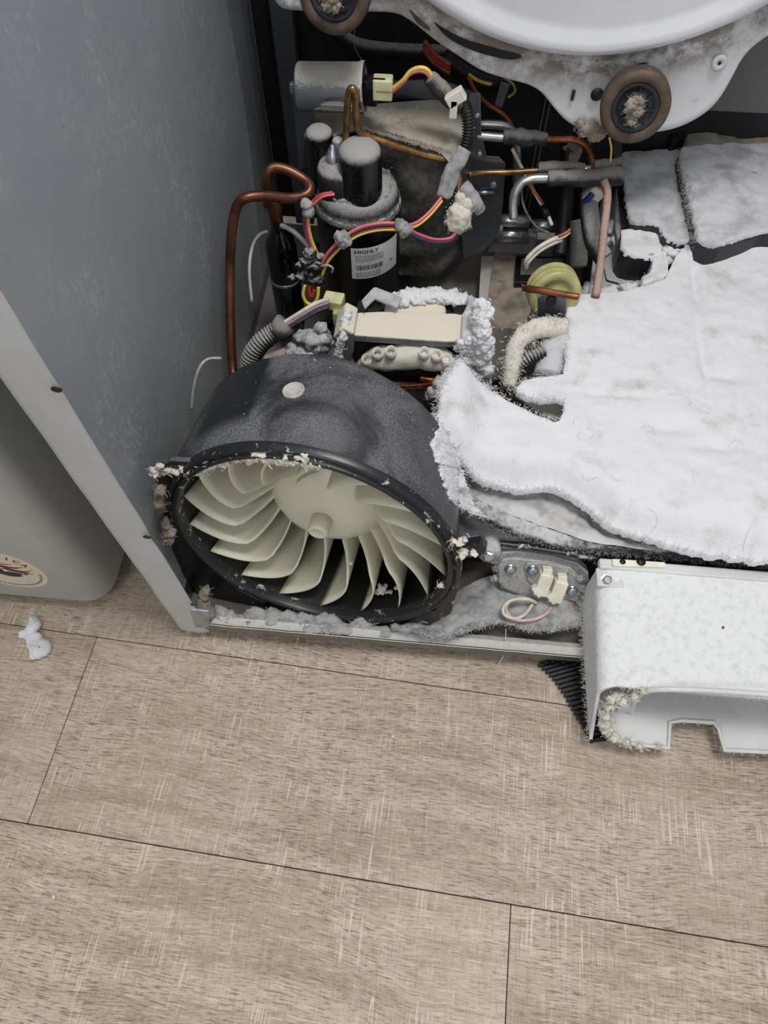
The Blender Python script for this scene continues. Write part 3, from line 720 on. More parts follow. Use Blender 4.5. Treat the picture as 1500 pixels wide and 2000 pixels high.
o_ = slab('raised_pad', [(1213, 306), (1222, 300), (1290, 297), (1318, 292), (1331, 300), (1334, 320), (1352, 470), (1330, 480), (1296, 462), (1288, 438), (1230, 440), (1224, 420)], .215, .06, 'black_plastic_dusty', .006, label='left pad with a dusty sunken channel'); cap(o_, [(1213, 306), (1222, 300), (1290, 297), (1318, 292), (1331, 300), (1334, 320), (1352, 470), (1330, 480), (1296, 462), (1288, 438), (1230, 440), (1224, 420)], .215, 'lint_pad', 0.005)
o_ = slab('raised_pad', [(1326, 300), (1336, 288), (1520, 280), (1640, 280), (1640, 455), (1500, 450), (1440, 470), (1400, 482), (1366, 476), (1356, 450)], .238, .085, 'black_plastic_dusty', .008, label='large square pad with fuzzy dark side'); cap(o_, [(1326, 300), (1336, 288), (1520, 280), (1640, 280), (1640, 455), (1500, 450), (1440, 470), (1400, 482), (1366, 476), (1356, 450)], .238, 'lint_pad', 0.005)
o_ = slab('rear_rim', [(1340, 268), (1350, 256), (1372, 232), (1410, 222), (1640, 214), (1640, 290), (1340, 296)], .236, .08, 'lint_tan', .006); cap(o_, [(1340, 268), (1350, 256), (1372, 232), (1410, 222), (1640, 214), (1640, 290), (1340, 296)], .236, 'lint_tan', 0.005)
slab('rubber_seal', [(1310, 262), (1345, 240), (1390, 212), (1420, 206), (1640, 202), (1640, 214), (1420, 218), (1396, 224), (1350, 254), (1316, 276)], .24, .10, 'rubber_black', .003)
o_ = slab('small_pad', [(1212, 455), (1284, 452), (1289, 470), (1283, 500), (1250, 503), (1214, 494)], .200, .05, 'black_plastic_dusty', .004, label='small square pad capped with white lint'); cap(o_, [(1212, 455), (1284, 452), (1289, 470), (1283, 500), (1250, 503), (1214, 494)], .200, 'lint_white', 0.004)
o_ = slab('lint_strip', [(1286, 452), (1292, 452), (1308, 535), (1282, 552), (1250, 562), (1256, 545), (1272, 530), (1276, 505)], .198, .03, 'lint_white', .004); cap(o_, [(1286, 452), (1292, 452), (1308, 535), (1282, 552), (1250, 562), (1256, 545), (1272, 530), (1276, 505)], .198, 'lint_white', 0.003)
slab('dark_pocket', [(1170, 480), (1215, 470), (1290, 490), (1290, 548), (1240, 560), (1185, 545)], .155, .06, 'black_plastic_dusty', .003, rnd=0)
slab('edge_strip', [(1205, 362), (1215, 362), (1226, 470), (1208, 480), (1200, 430)], .185, .03, 'lint_gray', .003)
m = MB()
for (x, y, s_, z) in ((1205, 440, 12, .17), (1212, 470, 12, .17), (1195, 450, 8, .165), (1190, 470, 7, .16), (1180, 480, 7, .15), (1215, 410, 8, .175), (1300, 505, 12, .192), (1318, 490, 12, .2), (1275, 548, 12, .19), (1200, 575, 16, .15), (1160, 570, 16, .14), (1235, 568, 14, .165), (1140, 580, 12, .14), (1400, 478, 13, .212), (1440, 465, 12, .215), (1480, 462, 12, .214), (1350, 492, 12, .21)):
    m.blob(P(x, y, z=z), (s_*.0012, s_*.0011, s_*.0006), 3, .6, 90, x)
m.fuzz(list(m.v), 900, .006, .0003); tag(obj('lint_mound', m, 'lint_white', hs), None, None, None, 'stuff')
m = MB().fuzz([v.lerp(w2, random.random()) for v, w2 in zip(pxs([(1330, 300)]*60, z=.236), pxs([(1362, 470)]*60, z=.236))], 900, .008, .0003, (-.8, 0, 0), .004)
tag(obj('lint_fringe', m, 'lint_gray', hs), None, None, None, 'stuff')

# ================================================================= WHITE DUCT
dc = thing('plastic_duct', (.6, 0, .03), 'white textured plastic duct with open rounded mouth and notched lip', 'duct')
def dp(px, py, z): return P(px, py, z=z)
TBL = dp(1176, 1108, .150); TBR = dp(1700, 1130, .150)
XL = .492; 
# side profile of duct: back top edge -> front top edge
yb = TBL.y; yf = -.060; zt = .152; zf_ = .128; yl = -.098; zl = .030
XRD = .80
def duct_sec(n=10):
    """outer outline in XZ at the mouth: rounded upper left corner"""
    pts = [(XL+.012, 0.0)]
m = MB()
TH = .004
# outer skin: rows in u = along depth from back to mouth, v = around left wall and the top
secs = []
def section(t, off):
    # t 0 back .. 1 mouth
    y_top = yb+(yf-yb)*t; z_top = zt+(zf_-zt)*t; y_bot = yb+(yl-yb)*t; z_bot = .062+(zl-.062)*t
    xl = XL-.004+.018*0; r = .018-off; pts = []
    xl += off; z_top -= off; z_bot += off*.0
    for k in range(6): f = k/6; pts.append(Vector((xl+.010*(1-f)*t, y_bot+(y_top-y_bot)*f*.86, z_bot+(z_top-r-z_bot)*f)))
    for k in range(7):
        a = rad(180-90*k/6); f = .86+.14*k/6; pts.append(Vector((xl+r+r*math.cos(a), y_bot+(y_top-y_bot)*f, z_top-r+r*math.sin(a))))
    for k in range(1, 60): pts.append(Vector((xl+r+(XRD-xl-r)*k/59, y_top, z_top)))
    return pts
NT_ = 40; outer_r = [section(t/NT_, 0) for t in range(NT_+1)]
inner_r = [section(.12+.88*t/NT_, TH) for t in range(NT_+1)]
ns = len(outer_r[0])
def skin(rows):
    k = MB(); k.add([v for r in rows for v in r], [(i*ns+j, i*ns+j+1, (i+1)*ns+j+1, (i+1)*ns+j) for i in range(len(rows)-1) for j in range(ns-1)]); return k
k_ = skin(outer_r)
for i, v in enumerate(k_.v): k_.v[i] = v+Vector((0, 0, 1))*(.0009*noise.noise(v*70)+.0006*noise.noise(v*200))
k_.add([v for r in (outer_r[-1], inner_r[-1]) for v in r], [(j, j+1, ns+j+1, ns+j) for j in range(ns-1)])
obj('top_shell', k_, 'duct_white', dc, label='lint-crusted white top and left side')
obj('inner_wall', skin(inner_r), 'duct_plastic', dc)
# raised step line and back flange
m = MB().box(((XL+XRD)/2-.003, yb+.004, zt-.004), ((XRD-XL)/2, .007, .006)); bk_ = obj('back_flange', m, 'duct_plastic', dc, smooth=False, bevel=.003)
m = MB().box((XL-.004+.014, yb-.012, zt-.006), (.016, .012, .003)); obj('screw_tab', m, 'duct_plastic', dc, smooth=False, bevel=.002)
c = P(1186, 1130, z=.152); s1 = obj('screw', MB().lathe([(.0075, 0), (.0075, .001), (.0055, .0012), (.0055, .005), (.004, .006)], c-Vector((0, 0, .004)), (0, -.4, 1), 6), 'steel', dc, smooth=False)
xm = P(1470, 1250, z=.14).x
obj('step_line', MB().box((xm+.09, (yb+yf)/2+.02, (zt+zf_)/2+.002), (.09, .044, .0018), Matrix.Rotation(math.atan2(zt-zf_, yb-yf), 3, 'X')), 'duct_white', dc, smooth=False, bevel=.001)
# bottom panel with notch and rolled lip
fb = pxs([(1175, 1425), (1190, 1443), (1240, 1455), (1303, 1462), (1306, 1412), (1330, 1408), (1392, 1412), (1402, 1425), (1412, 1466), (1500, 1470), (1700, 1478)], z=.030)
bot = fb+[Vector((.80, .04, .03)), Vector((XL+.006, .04, .03))]
obj('bottom_panel', MB().prism(bot, (0, 0, .003)), 'duct_plastic', dc, smooth=False, bevel=.001)
obj('bottom_lip', MB().tube([v+Vector((0, 0, .003)) for v in fb], .0028, 8, 5, smooth=False), 'duct_plastic', dc)
# inner rounded floor fillet, rear wall and stiffening ribs
def fillet(u, v):
    a = rad(90*v); return Vector((XL+.02+u*(XRD-XL-.03), -.012+.05*math.sin(a), .034+.05*(1-math.cos(a))))
obj('inner_back', MB().box(((XL+XRD)/2, .064, .09), ((XRD-XL)/2-.006, .002, .055)), 'duct_plastic', dc, smooth=False)
obj('inner_floor', MB().grid(lambda u, v: Vector((XL+.045+u*(XRD-XL-.05), -.006+.066*math.sin(rad(90*v)), .035+.07*(1-math.cos(rad(90*v))))), 20, 10), 'duct_plastic', dc)
e0 = PP(1215, 1345, (0, -.07, 0), (0, 1, 0))
for (a, b, c_, d_) in (((1205, 1385), (1240, 1365), (1236, 1405), (1204, 1398)), ((1215, 1405), (1236, 1404), (1225, 1445), (1208, 1440))):
    y_ = -.062; obj('corner_gusset', MB().prism([P(q[0], q[1], y=y_) for q in (a, b, c_, d_)], (0, .05, 0)), 'duct_plastic', dc, smooth=False, bevel=.002)
# mouth bead (rounded inner opening)
bead = [P(x, y, y=-.0615) for x, y in ((1232, 1400), (1238, 1372), (1252, 1354), (1280, 1347), (1340, 1347), (1420, 1351), (1510, 1357), (1650, 1366))]
obj('mouth_bead', MB().tube(bead, .0035, 8, 6), 'duct_plastic', dc)
# ragged lint at the lower left corner and the edges
m = MB()
for (x, y, z, s_) in ((1196, 1366, .12, 7), (1206, 1362, .12, 6), (1190, 1380, .11, 8), (1184, 1395, .09, 9), (1178, 1410, .07, 9), (1186, 1425, .055, 8), (1200, 1440, .04, 7), (1225, 1450, .036, 6), (1250, 1456, .035, 5), (1285, 1458, .035, 5), (1217, 1372, .12, 6), (1240, 1362, .125, 5), (1255, 1350, .128, 5), (1195, 1405, .06, 6)):
    m.blob(P(x, y, z=z), s_*.0007, 3, .9, 180, x)
pts = list(m.v); m.fuzz(pts, 700, .007, .0004); m.fuzz(resample(fb, 60), 500, .005, .0003, (0, -.5, -.6), .0015)
m.fuzz([v for v in outer_r[-1][13:]], 500, .004, .0003, (0, -.6, -.3), .001); m.fuzz([v for r in outer_r for v in r[0:2]], 500, .005, .0003, (-.8, 0, 0), .002)
tag(obj('ragged_lint', m, 'lint_cream', dc), None, None, None, 'stuff')
m = MB().prism([P(1412+3*math.cos(t), 1226+3*math.sin(t), z=.1415) for t in (0, 1.2, 2.4, 3.8, 5)], (0, 0, .001)); obj('rust_speck', m, 'sticker_red', dc, smooth=False)
# yellowed foam with two holes behind the flange
m = MB(); c = [P(x, y, z=.158) for x, y in ((1196, 1090), (1300, 1097), (1302, 1108), (1196, 1105))]; m.prism(c, (0, 0, -.01))
fm = obj('foam_strip', m, 'connector', smooth=False, bevel=.002, label='yellowed foam strip with two dark holes behind the white duct', cat='foam strip')
for x in (1216, 1252):
    c = P(x, 1097, z=.1585); obj('hole', MB().lathe([(.0035 if x < 1230 else .0055, 0), (.0035 if x < 1230 else .0055, .0006)], c, (0, 0, 1), 14), 'black', fm)

# ================================================================= BLACK BRISTLE MAT
plain('stud_gray', (72, 74, 78), .45)
bm0 = thing('ribbed_rubber_mat', P(1130, 1370, z=0), 'black rubber grooved mat with toothed edge lying under white duct', 'mat')
bl = pxs([(1060, 1300), (1085, 1322), (1108, 1352), (1130, 1392), (1150, 1425), (1163, 1450), (1250, 1440), (1230, 1290)], z=.0)
obj('mat_sheet', MB().prism(bl, (0, 0, .004)), 'rubber_black', bm0, smooth=False)
e_l = resample(pxs([(1060, 1298), (1085, 1320), (1108, 1352), (1130, 1392), (1150, 1425), (1160, 1446)], z=.006), 19)
d_ = (P(1150, 1345, z=.006)-P(1090, 1362, z=.006)).normalized()
nrm = Vector((-d_.y, d_.x, 0))
for i, p in enumerate(e_l):
    a = p-d_*.006; b = p+d_*.10; r_ = rot_to((0, 0, 1), d_)
    m = MB().box((a+b)/2, ((b-a).length/2, .0022, .0035), r_); rb = obj('rib', m, 'rubber_black', bm0, smooth=False, bevel=.0006, seg=1)
    m = MB()
    for k in range(8): m.lathe([(.0013, 0), (.0011, .0035), (.0005, .004)], a+d_*(.010+.0095*k)+nrm*.0+Vector((0, 0, .002)), (0, 0, 1), 6)
    obj('stud', m, 'stud_gray', rb)

# ================================================================= THERMOSTAT PLATE
TP = P(1060, 1140, z=.085); TN = Vector((0, -.86, .5)).normalized()
def tp(px, py, o=0): return PP(px, py, TP+TN*o, TN)
th = thing('heater_terminal_plate', TP-TN*.01, 'gray oval terminal plate with two white plugs beside the blower', 'terminal plate')
frp = [(962, 1100), (980, 1080), (1010, 1076), (1080, 1086), (1130, 1100), (1150, 1120), (1152, 1150), (1135, 1185), (1122, 1190), (1100, 1180), (1010, 1165), (975, 1150)]
obj('recess_frame', MB().prism([tp(x, y, -.002) for x, y in frp], -TN*.02), 'black_plastic_dusty', th, smooth=False, bevel=.002)
obj('mounting_plate', MB().prism([tp(x, y, .001) for x, y in ((973, 1105), (982, 1093), (1000, 1090), (1070, 1098), (1115, 1110), (1130, 1125), (1137, 1150), (1128, 1178), (1108, 1172), (1040, 1172), (985, 1150), (973, 1138))], -TN*.006), 'plate_gray', th, smooth=False, bevel=.0015)
obj('cover_plate', MB().prism([tp(x, y, .004) for x, y in ((1024, 1110), (1030, 1101), (1060, 1099), (1100, 1108), (1125, 1125), (1134, 1145), (1133, 1160), (1120, 1168), (1085, 1165), (1045, 1150), (1030, 1132))], -TN*.0035), 'plate_gray', th, smooth=False, bevel=.001, label='paler raised cover plate')
for (x, y, o) in ((997, 1111, .001), (1040, 1113, .004), (1117, 1153, .004)):
    sw = obj('screw', MB().lathe([(.0078, 0), (.0078, .001), (.006, .0014), (.006, .0045), (.0045, .006)], tp(x, y, o), TN, 20), 'steel', th)
for k, (x, y, x2, y2) in enumerate(((1066, 1115, 1056, 1172), (1092, 1132, 1087, 1182))):
    R_ = rot_to(TN, (1, 0, 0)); c = tp((x+x2)/2, (y+y2)/2-4, .010)
    m = MB().box(c, (.0085, .016, .0065), R_@Matrix.Rotation(rad(-8), 3, 'Z')); m.box(c+R_@Vector((.002, .019, -.001)), (.006, .005, .005), R_)
    pg = obj('plug', m, 'connector', th, smooth=False, bevel=.0012)
    m = MB().box(c+R_@Vector((-.006, -.010, .002)), (.004, .008, .005), R_@Matrix.Rotation(rad(40), 3, 'Z')); obj('latch', m, 'connector', pg, smooth=False, bevel=.0008)
obj('wire', MB().tube([tp(x, y, o) for x, y, o in ((1048, 1178, .01), (1030, 1170, .022), (1000, 1172, .028), (984, 1185, .034), (985, 1200, .038), (1005, 1208, .038), (1025, 1200, .030), (1040, 1180, .012))], .0023, 8), 'white_wire', th, label='dusty cream wire loop')
obj('wire', MB().tube([tp(x, y, o) for x, y, o in ((1020, 1168, .018), (1000, 1172, .026), (988, 1190, .034), (1005, 1210, .038), (1040, 1210, .036), (1065, 1200, .026), (1076, 1186, .012))], .0021, 8), plain('pink_dusty', (206, 172, 172), .6), th, label='dusty pink wire loop')
obj('wire', MB().tube([tp(x, y, o) for x, y, o in ((1118, 1180, .002), (1121, 1190, .006), (1120, 1200, .008), (1122, 1225, .004))], .0022, 8), 'red_wire', th)
m = MB()
for (x, y, s_) in ((966, 1082, 9), (962, 1092, 8), (1140, 1150, 9), (1143, 1165, 10), (1138, 1180, 10), (1132, 1192, 8), (1132, 1130, 8), (968, 1110, 7), (966, 1130, 7)):
    m.blob(tp(x, y, .004), s_*.0006, 3, .8, 200, x)
m.fuzz(list(m.v), 300, .004, .0004); tag(obj('lint_ridge', m, 'lint_gray', th), None, None, None, 'stuff')
# lint sheet hanging off the front of the pan with hollow below
hl = thing('lint_drape', P(1000, 1210, z=.05), 'sagging gray lint sheet with ragged fuzzy edge on the front of the pan', 'lint')
top = smoothc(pxs([(780, 1222), (850, 1195), (900, 1150), (960, 1120), (1050, 1130), (1160, 1180), (1190, 1200)], z=.06), 2)
low = smoothc(pxs([(770, 1224), (850, 1240), (886, 1240), (920, 1224), (960, 1212), (1000, 1214), (1030, 1226), (1070, 1228), (1110, 1222), (1130, 1216), (1150, 1200)], z=.064), 2)
ra = resample(top, 110); rb_ = resample(low, 110); rows = []
for t in range(26):
    f = t/25; rows.append([a.lerp(b, f)+Vector((0, 0, .005*math.sin(f*2.6)*(.4+.6*math.sin(math.pi*i/109))+.0035*noise.noise(a.lerp(b, f)*60)+.002*noise.noise(a.lerp(b, f)*160))) for i, (a, b) in enumerate(zip(ra, rb_))])
rows.append([v+Vector((0, .004, -.006)) for v in rows[-1]])
m = MB().loft(rows, 110); obj('sheet', m, 'lint_gray', hl)
m = MB()
for v in rows[-2][::2]: m.blob(v+Vector((0, 0, -.003)), (.0042, .0042, .0042), 2, .9, 260, v.x*100)
m.fuzz(list(m.v), 1500, .005, .0004, (0, -.4, -.4)); tag(obj('ragged_edge', m, 'lint_gray', hl), None, None, None, 'stuff')
m = MB()
for k in range(26):
    x = random.uniform(415, 760); c = P(x, 1205+(x-415)*.06+random.uniform(-14, 10), z=.047); m.blob(c, (.012, .008, .004), 2, .6, 90, k)
m.fuzz(list(m.v), 500, .005, .0003)
tag(obj('lint_drift', m, 'lint_gray'), 'low gray lint drift on the pan below the blower mouth', 'lint', None, 'stuff')
m = MB()
for (x, y, z, s_) in ((395, 1190, .06, 13), (405, 1205, .055, 12), (400, 1165, .075, 10), (385, 1215, .045, 8), (330, 1045, .19, 9), (322, 1030, .2, 8), (330, 1060, .18, 8), (308, 985, .26, 8), (312, 965, .28, 8), (310, 1000, .24, 8)):
    m.blob(P(x, y, z=z)+Vector((0, .004, 0)), (s_*.0006, s_*.0008, s_*.0008), 3, .9, 130, x)
m.fuzz(list(m.v), 500, .008, .0003); tag(obj('lint_clump', m, 'lint_tan'), 'brownish lint fluff between the blower and the white flange', 'lint', None, 'stuff')

# floor lint piece and crumbs
m = MB()
pts = pxs([(62, 1205), (66, 1222), (52, 1238), (40, 1240), (62, 1244), (70, 1258), (80, 1266), (66, 1272), (90, 1270)], z=.008)
m.tube(pts, [.006, .009, .008, .005, .009, .010, .013, .012, .007], 14, 8).jitter(.004, 90)
for v in m.v: v.z = max(.0005, v.z*.75)
obj('lint_wad', m, 'lint_white', label='small white wad of lint on floor below the washer', cat='lint')
for (x, y, wh_) in ((105, 1752, 'tiny pale crumb near the bottom left of the floor'), (352, 1832, 'pale crumb lowest on the floor, left of centre'), (768, 1438, 'pale crumb on the floor straight below the blower'), (820, 1450, 'pale crumb just right of the one below the blower'), (212, 1610, 'pale crumb beside the long plank seam at left'), (1190, 1610, 'pale crumb on the floor below the grooved mat')):
    obj('floor_crumb', MB().blob(P(x, y, z=.0015), (.0018, .0022, .0015), 2, .6, 500, x), 'lint_cream', label=wh_, cat='crumb', group='crumbs on the floor')

# ================================================================= COMPRESSOR
CX, CY, CR = .150, .555, .060
cp = thing('compressor', (CX, CY, .045), 'black cylindrical compressor with paper label and dusty domed top', 'compressor')
prof = [(.052, .045), (CR, .055), (CR, .27), (CR+.002, .272), (CR+.002, .280), (CR-.001, .284), (CR-.003, .292), (.054, .303), (.044, .312), (.02, .318), (.001, .319)]
obj('shell', MB().lathe([(r, z) for r, z in prof], (CX, CY, 0), n=56), 'compressor_black', cp)
def capsule(px, py, ybase, r, h, name='terminal_cap', z0=None, mat='compressor_black'):
    t = P(px, py, y=ybase); z1 = t.z; z0 = z0 or z1-h
    return obj(name, MB().lathe([(r*1.04, z0), (r, z0+.004), (r*.97, z1-r*.55), (r*.9, z1-r*.3), (r*.7, z1-r*.1), (r*.35, z1-.0005), (.0005, z1)], (t.x, t.y, 0), n=32), mat, cp)
capsule(702, 278, .535, .0295, .085)
capsule(622, 248, .575, .019, .10)
m = MB().lathe([(.030, .29), (.030, .335), (.027, .342), (.001, .347)], (CX-.022, CY-.012, 0), n=24); m2 = obj('terminal_cover', m, 'hose_dusty', cp)
c = P(650, 300, y=.545); bo = obj('stud_nut', MB().lathe([(.011, -.03), (.009, 0), (.0065, .001), (.0065, .006), (.003, .007), (.003, .012)], c, (0, 0, 1), 10), 'steel', cp)
c = P(660, 275, y=.56); obj('stub', MB().lathe([(.007, -.05), (.008, -.008), (.008, 0), (.006, .003), (.0005, .004)], c, (0, 0, 1), 16), 'plate_gray', cp)
# ring of lint on top rim
m = MB()
for rr_, zz_, tr in ((CR-.003, .284, .0030), (CR-.011, .295, .0030), (.046, .309, .0034)):
    m.tube([(CX+rr_*math.cos(rad(-190+k*3)), CY+rr_*math.sin(rad(-190+k*3)), zz_) for k in range(76)], [tr*(.75+.5*noise.noise(Vector((k*.35, rr_*90, 0)))) for k in range(76)], 8, 2)
m.jitter(.003, 160, .0005)
m.fuzz(list(m.v), 500, .004, .0003, (0, 0, 1)); tag(obj('lint_ring', m, 'lint_gray', cp), None, None, None, 'stuff')
# label on cylinder
def onc(s_, z, lift=.0006):   # s_ metres along the circumference from the front
    a = -math.pi/2+s_/CR; return Vector((CX+(CR+lift)*math.cos(a), CY+(CR+lift)*math.sin(a), z))
def cyl_hit(px, py):
    d = ray(px, py); ox = CAMP.x-CX; oy = CAMP.y-CY; a = d.x**2+d.y**2; b = 2*(ox*d.x+oy*d.y); c = ox*ox+oy*oy-CR**2
    t = (-b-math.sqrt(max(0, b*b-4*a*c)))/(2*a); p = CAMP+d*t; return (math.atan2(p.y-CY, p.x-CX)+math.pi/2)*CR, p.z
q = [cyl_hit(*p) for p in ((684, 484), (775, 452), (772, 512), (689, 546))]
lx0 = (q[0][0]+q[3][0])/2; lx1 = (q[1][0]+q[2][0])/2; lz1 = (q[0][1]+q[1][1])/2; lz0 = (q[2][1]+q[3][1])/2
lab = obj('paper_label', MB().grid(lambda u, v: onc(lx0+(lx1-lx0)*u, lz0+(lz1-lz0)*v), 14, 2), 'paper', cp, label='pale printed paper label')
LW, LH = lx1-lx0, lz1-lz0
def on_label(vs, fs, name, mat):
    obj(name, MB().add([onc(lx0+LW*v.x, lz0+LH*v.y, .0012) for v in vs], fs), mat, lab, smooth=False)
vs, fs = textpoly('HIGHLY', 1, True); mx = max(v.x for v in vs); my = max(v.y for v in vs)
on_label([Vector((.06+.46*v.x/mx, .83+.11*v.y/my, 0)) for v in vs], fs, 'lettering', 'print_dark')
lm = MB()
def rct(m_, x0, y0, x1, y1):
    m_.add([(x0, y0, 0), ((x0+x1)/2, y0, 0), (x1, y0, 0), (x1, y1, 0), ((x0+x1)/2, y1, 0), (x0, y1, 0)], [(0, 1, 4, 5), (1, 2, 3, 4)])
for yy in (.74, .69, .63, .58, .2, .15, .1, .06):
    x = .08
    while x < (.62 if yy > .5 else .55): wv_ = random.uniform(.02, .07); rct(lm, x, yy, x+wv_, yy+.022); x += wv_+.015
on_label(lm.v, lm.f, 'small_print', 'print_gray')
lm = MB(); x = .10
while x < .60: wv_ = random.choice((.008, .014, .02)); rct(lm, x, .30, x+wv_, .45); x += wv_+random.choice((.01, .018))
rct(lm, .76, .33, .84, .36)
on_label(lm.v, lm.f, 'barcode', 'print_dark')
# accumulator
at_ = P(541, 452, y=.505); ax, ay = at_.x+.002, at_.y
ac = thing('accumulator', (ax, ay, .10), 'slim glossy black accumulator bottle left of compressor', 'accumulator')
zt_ = at_.z
plain('gloss_black', (10, 10, 12), .12, 0, .1, 20, .02, coat=.6)
obj('bottle', MB().lathe([(.010, .075), (.019, .082), (.0225, .10), (.0225, zt_-.024), (.020, zt_-.012), (.011, zt_+.002), (.0085, zt_+.012), (.0085, zt_+.02)], (ax, ay, 0), n=36), 'gloss_black', ac)
obj('neck', MB().lathe([(.0088, zt_+.015), (.0095, zt_+.03), (.0105, zt_+.045), (.0105, zt_+.056), (.008, zt_+.057)], (ax, ay, 0), n=20), 'copper_dark', ac)
obj('strap', MB().lathe([(.0233, .178), (.0233, .183)], (ax, ay, 0), n=32), 'steel', ac)
obj('bottom_pipe', MB().tube([(ax, ay, .08), (ax, ay, .06), (ax+.02, ay+.01, .052), (CX-.05, CY, .052)], .007, 10), 'copper_dark', ac)

def tube_thing(name, pts, r, mat, label, cat, group=None, n=12, sub=6):
    return obj(name, MB().tube(pts, r, n, sub), mat, label=label, cat=cat, group=group)
tube_thing('copper_pipe', path([(462, 760, .30), (455, 725, .33), (450, 640, .37), (449, 540, .415), (452, 460, .44), (462, 405, .455), (482, 386, .46), (520, 383, .47), (560, 387, .48), (592, 383, .49), (606, 369, .50), (596, 352, .51), (566, 334, .515), (538, 327, .515), (523, 336, .51), (520, 356, .507), (523, 402, .506)]), .0066, 'copper_dark', 'thick dark copper suction pipe looping in front of the gray side panel', 'pipe')
tube_thing('copper_pipe', path([(675, 282, .55), (676, 240, .55), (681, 185, .55), (688, 173, .55), (694, 185, .55), (695, 225, .55), (700, 252, .552), (715, 265, .555), (760, 280, .56), (820, 300, .565), (872, 313, .57), (890, 326, .565), (897, 350, .555), (893, 388, .545), (892, 420, .54)]), .0044, 'brass', 'thin bronze-coloured pipe arching under the capacitor and running right', 'pipe')
p = tube_thing('refrigerant_line', path([(915, 341, .63), (940, 338, .64), (1000, 336, .645), (1060, 332, .65)]), .0043, 'brass', 'straight brass-toned line running right into a gray foam sleeve', 'pipe')
obj('foam_sleeve', MB().tube(path([(1052, 330, .65), (1075, 327, .65), (1090, 329, .65), (1125, 328, .65), (1140, 330, .65)]), [.0075, .010, .0088, .0088, .007], 12).jitter(.0028, 90), 'sleeve_dusty', p)
obj('ferrule', MB().tube(path([(1130, 330, .65), (1162, 329, .65)]), .0052, 12), 'aluminium', p)
obj('foam_sleeve', MB().tube(path([(1160, 326, .65), (1180, 325, .65), (1200, 322, .65), (1216, 318, .65)]), [.009, .0105, .0085, .009], 12).jitter(.001, 150), 'sleeve_dusty', p)
p = tube_thing('refrigerant_line', path([(930, 264, .66), (960, 267, .66), (990, 269, .66)]), .0062, 'aluminium', 'upper line of aluminium, foam sleeve and bright copper elbow', 'pipe')
obj('foam_sleeve', MB().tube(path([(985, 268, .66), (1010, 266, .66), (1025, 270, .66), (1045, 270, .66), (1068, 271, .66)]), [.0088, .0108, .0118, .0092, .0088], 12).jitter(.0028, 90), 'sleeve_dusty', p)
obj('copper_elbow', MB().tube(path([(1062, 271, .66), (1090, 272, .66), (1118, 272, .66), (1140, 282, .66), (1152, 300, .658), (1160, 326, .652)]), .0048, 12), 'copper', p, label='bright copper elbow')
p = tube_thing('refrigerant_line', path([(1003, 428, .60), (1002, 400, .61), (1005, 378, .615), (1018, 358, .62), (1040, 349, .622), (1078, 348, .625)]), .0066, 'aluminium', 'lower curved aluminium line entering a thick gray foam sleeve', 'pipe')
obj('foam_sleeve', MB().tube(path([(1072, 348, .625), (1100, 346, .625), (1125, 348, .625), (1160, 348, .625), (1190, 345, .625), (1216, 343, .625)]), [.0092, .0105, .0125, .0118, .0125, .013], 14).jitter(.003, 80), 'sleeve_dusty', p)
tube_thing('refrigerant_line', path([(928, 243, .69), (960, 243, .69), (985, 246, .69), (1000, 256, .69), (1008, 275, .69), (1010, 320, .69), (1008, 400, .69)]), .0062, 'aluminium', 'shiny aluminium line bending down behind the gray bracket', 'pipe')
tube_thing('refrigerant_line', path([(1178, 352, .60), (1186, 375, .59), (1184, 410, .57), (1178, 460, .54), (1172, 520, .51), (1163, 580, .47)]), .0058, 'copper_dusty', 'pinkish dusty copper line dropping down beside the housing pads', 'pipe')
p = tube_thing('copper_stub', path([(1030, 564, .44), (1060, 568, .43), (1100, 575, .42), (1130, 580, .415)]), [.0048, .0044, .0042, .0042], 'copper', 'short copper stub with crimped end in front of the pulley', 'pipe')
obj('crimped_end', MB().prism([P(x, y, y=.44) for x, y in ((1018, 556), (1030, 560), (1044, 569), (1020, 570))], (0, .003, 0)), 'copper', p, smooth=False, bevel=.001)
tube_thing('drain_hose', path([(1112, 280, .76), (1110, 330, .73), (1105, 400, .69), (1098, 470, .65), (1092, 500, .63)]), .0125, 'rubber_black', 'thick black rubber hose standing behind the pipes', 'hose')
obj('hose_lint', MB().blob(P(1118, 295, y=.75), (.014, .014, .02), 3, .5, 90, 3).blob(P(1116, 315, y=.74), (.012, .012, .014), 3, .6, 90, 5), 'lint_tan', kind='stuff', label='tan lint tuft on top of the thick black hose', cat='lint')
tube_thing('drain_hose', path([(1150, 380, .66), (1152, 420, .62), (1160, 470, .58), (1180, 505, .56)]), .014, 'hose_dusty', 'curved dark hose passing below the foam sleeves', 'hose')
tube_thing('capillary_tube', path([(522, 452, .49), (505, 460, .48), (492, 485, .47), (487, 530, .45), (492, 590, .43)]), .0022, 'gray_tube', 'thin pale tube bowing left of accumulator', 'tube')
tube_thing('capillary_tube', path([(548, 440, .50), (570, 450, .495), (590, 468, .49), (605, 485, .485)]), .0034, 'gray_tube', 'gray tube sloping from accumulator neck to the taped wires', 'tube')
tube_thing('capillary_tube', path([(374, 800, .21), (378, 760, .22), (388, 722, .23), (405, 702, .24), (432, 700, .25)]), .0018, 'gray_tube', 'thin white tube arching up behind left of the blower', 'tube')

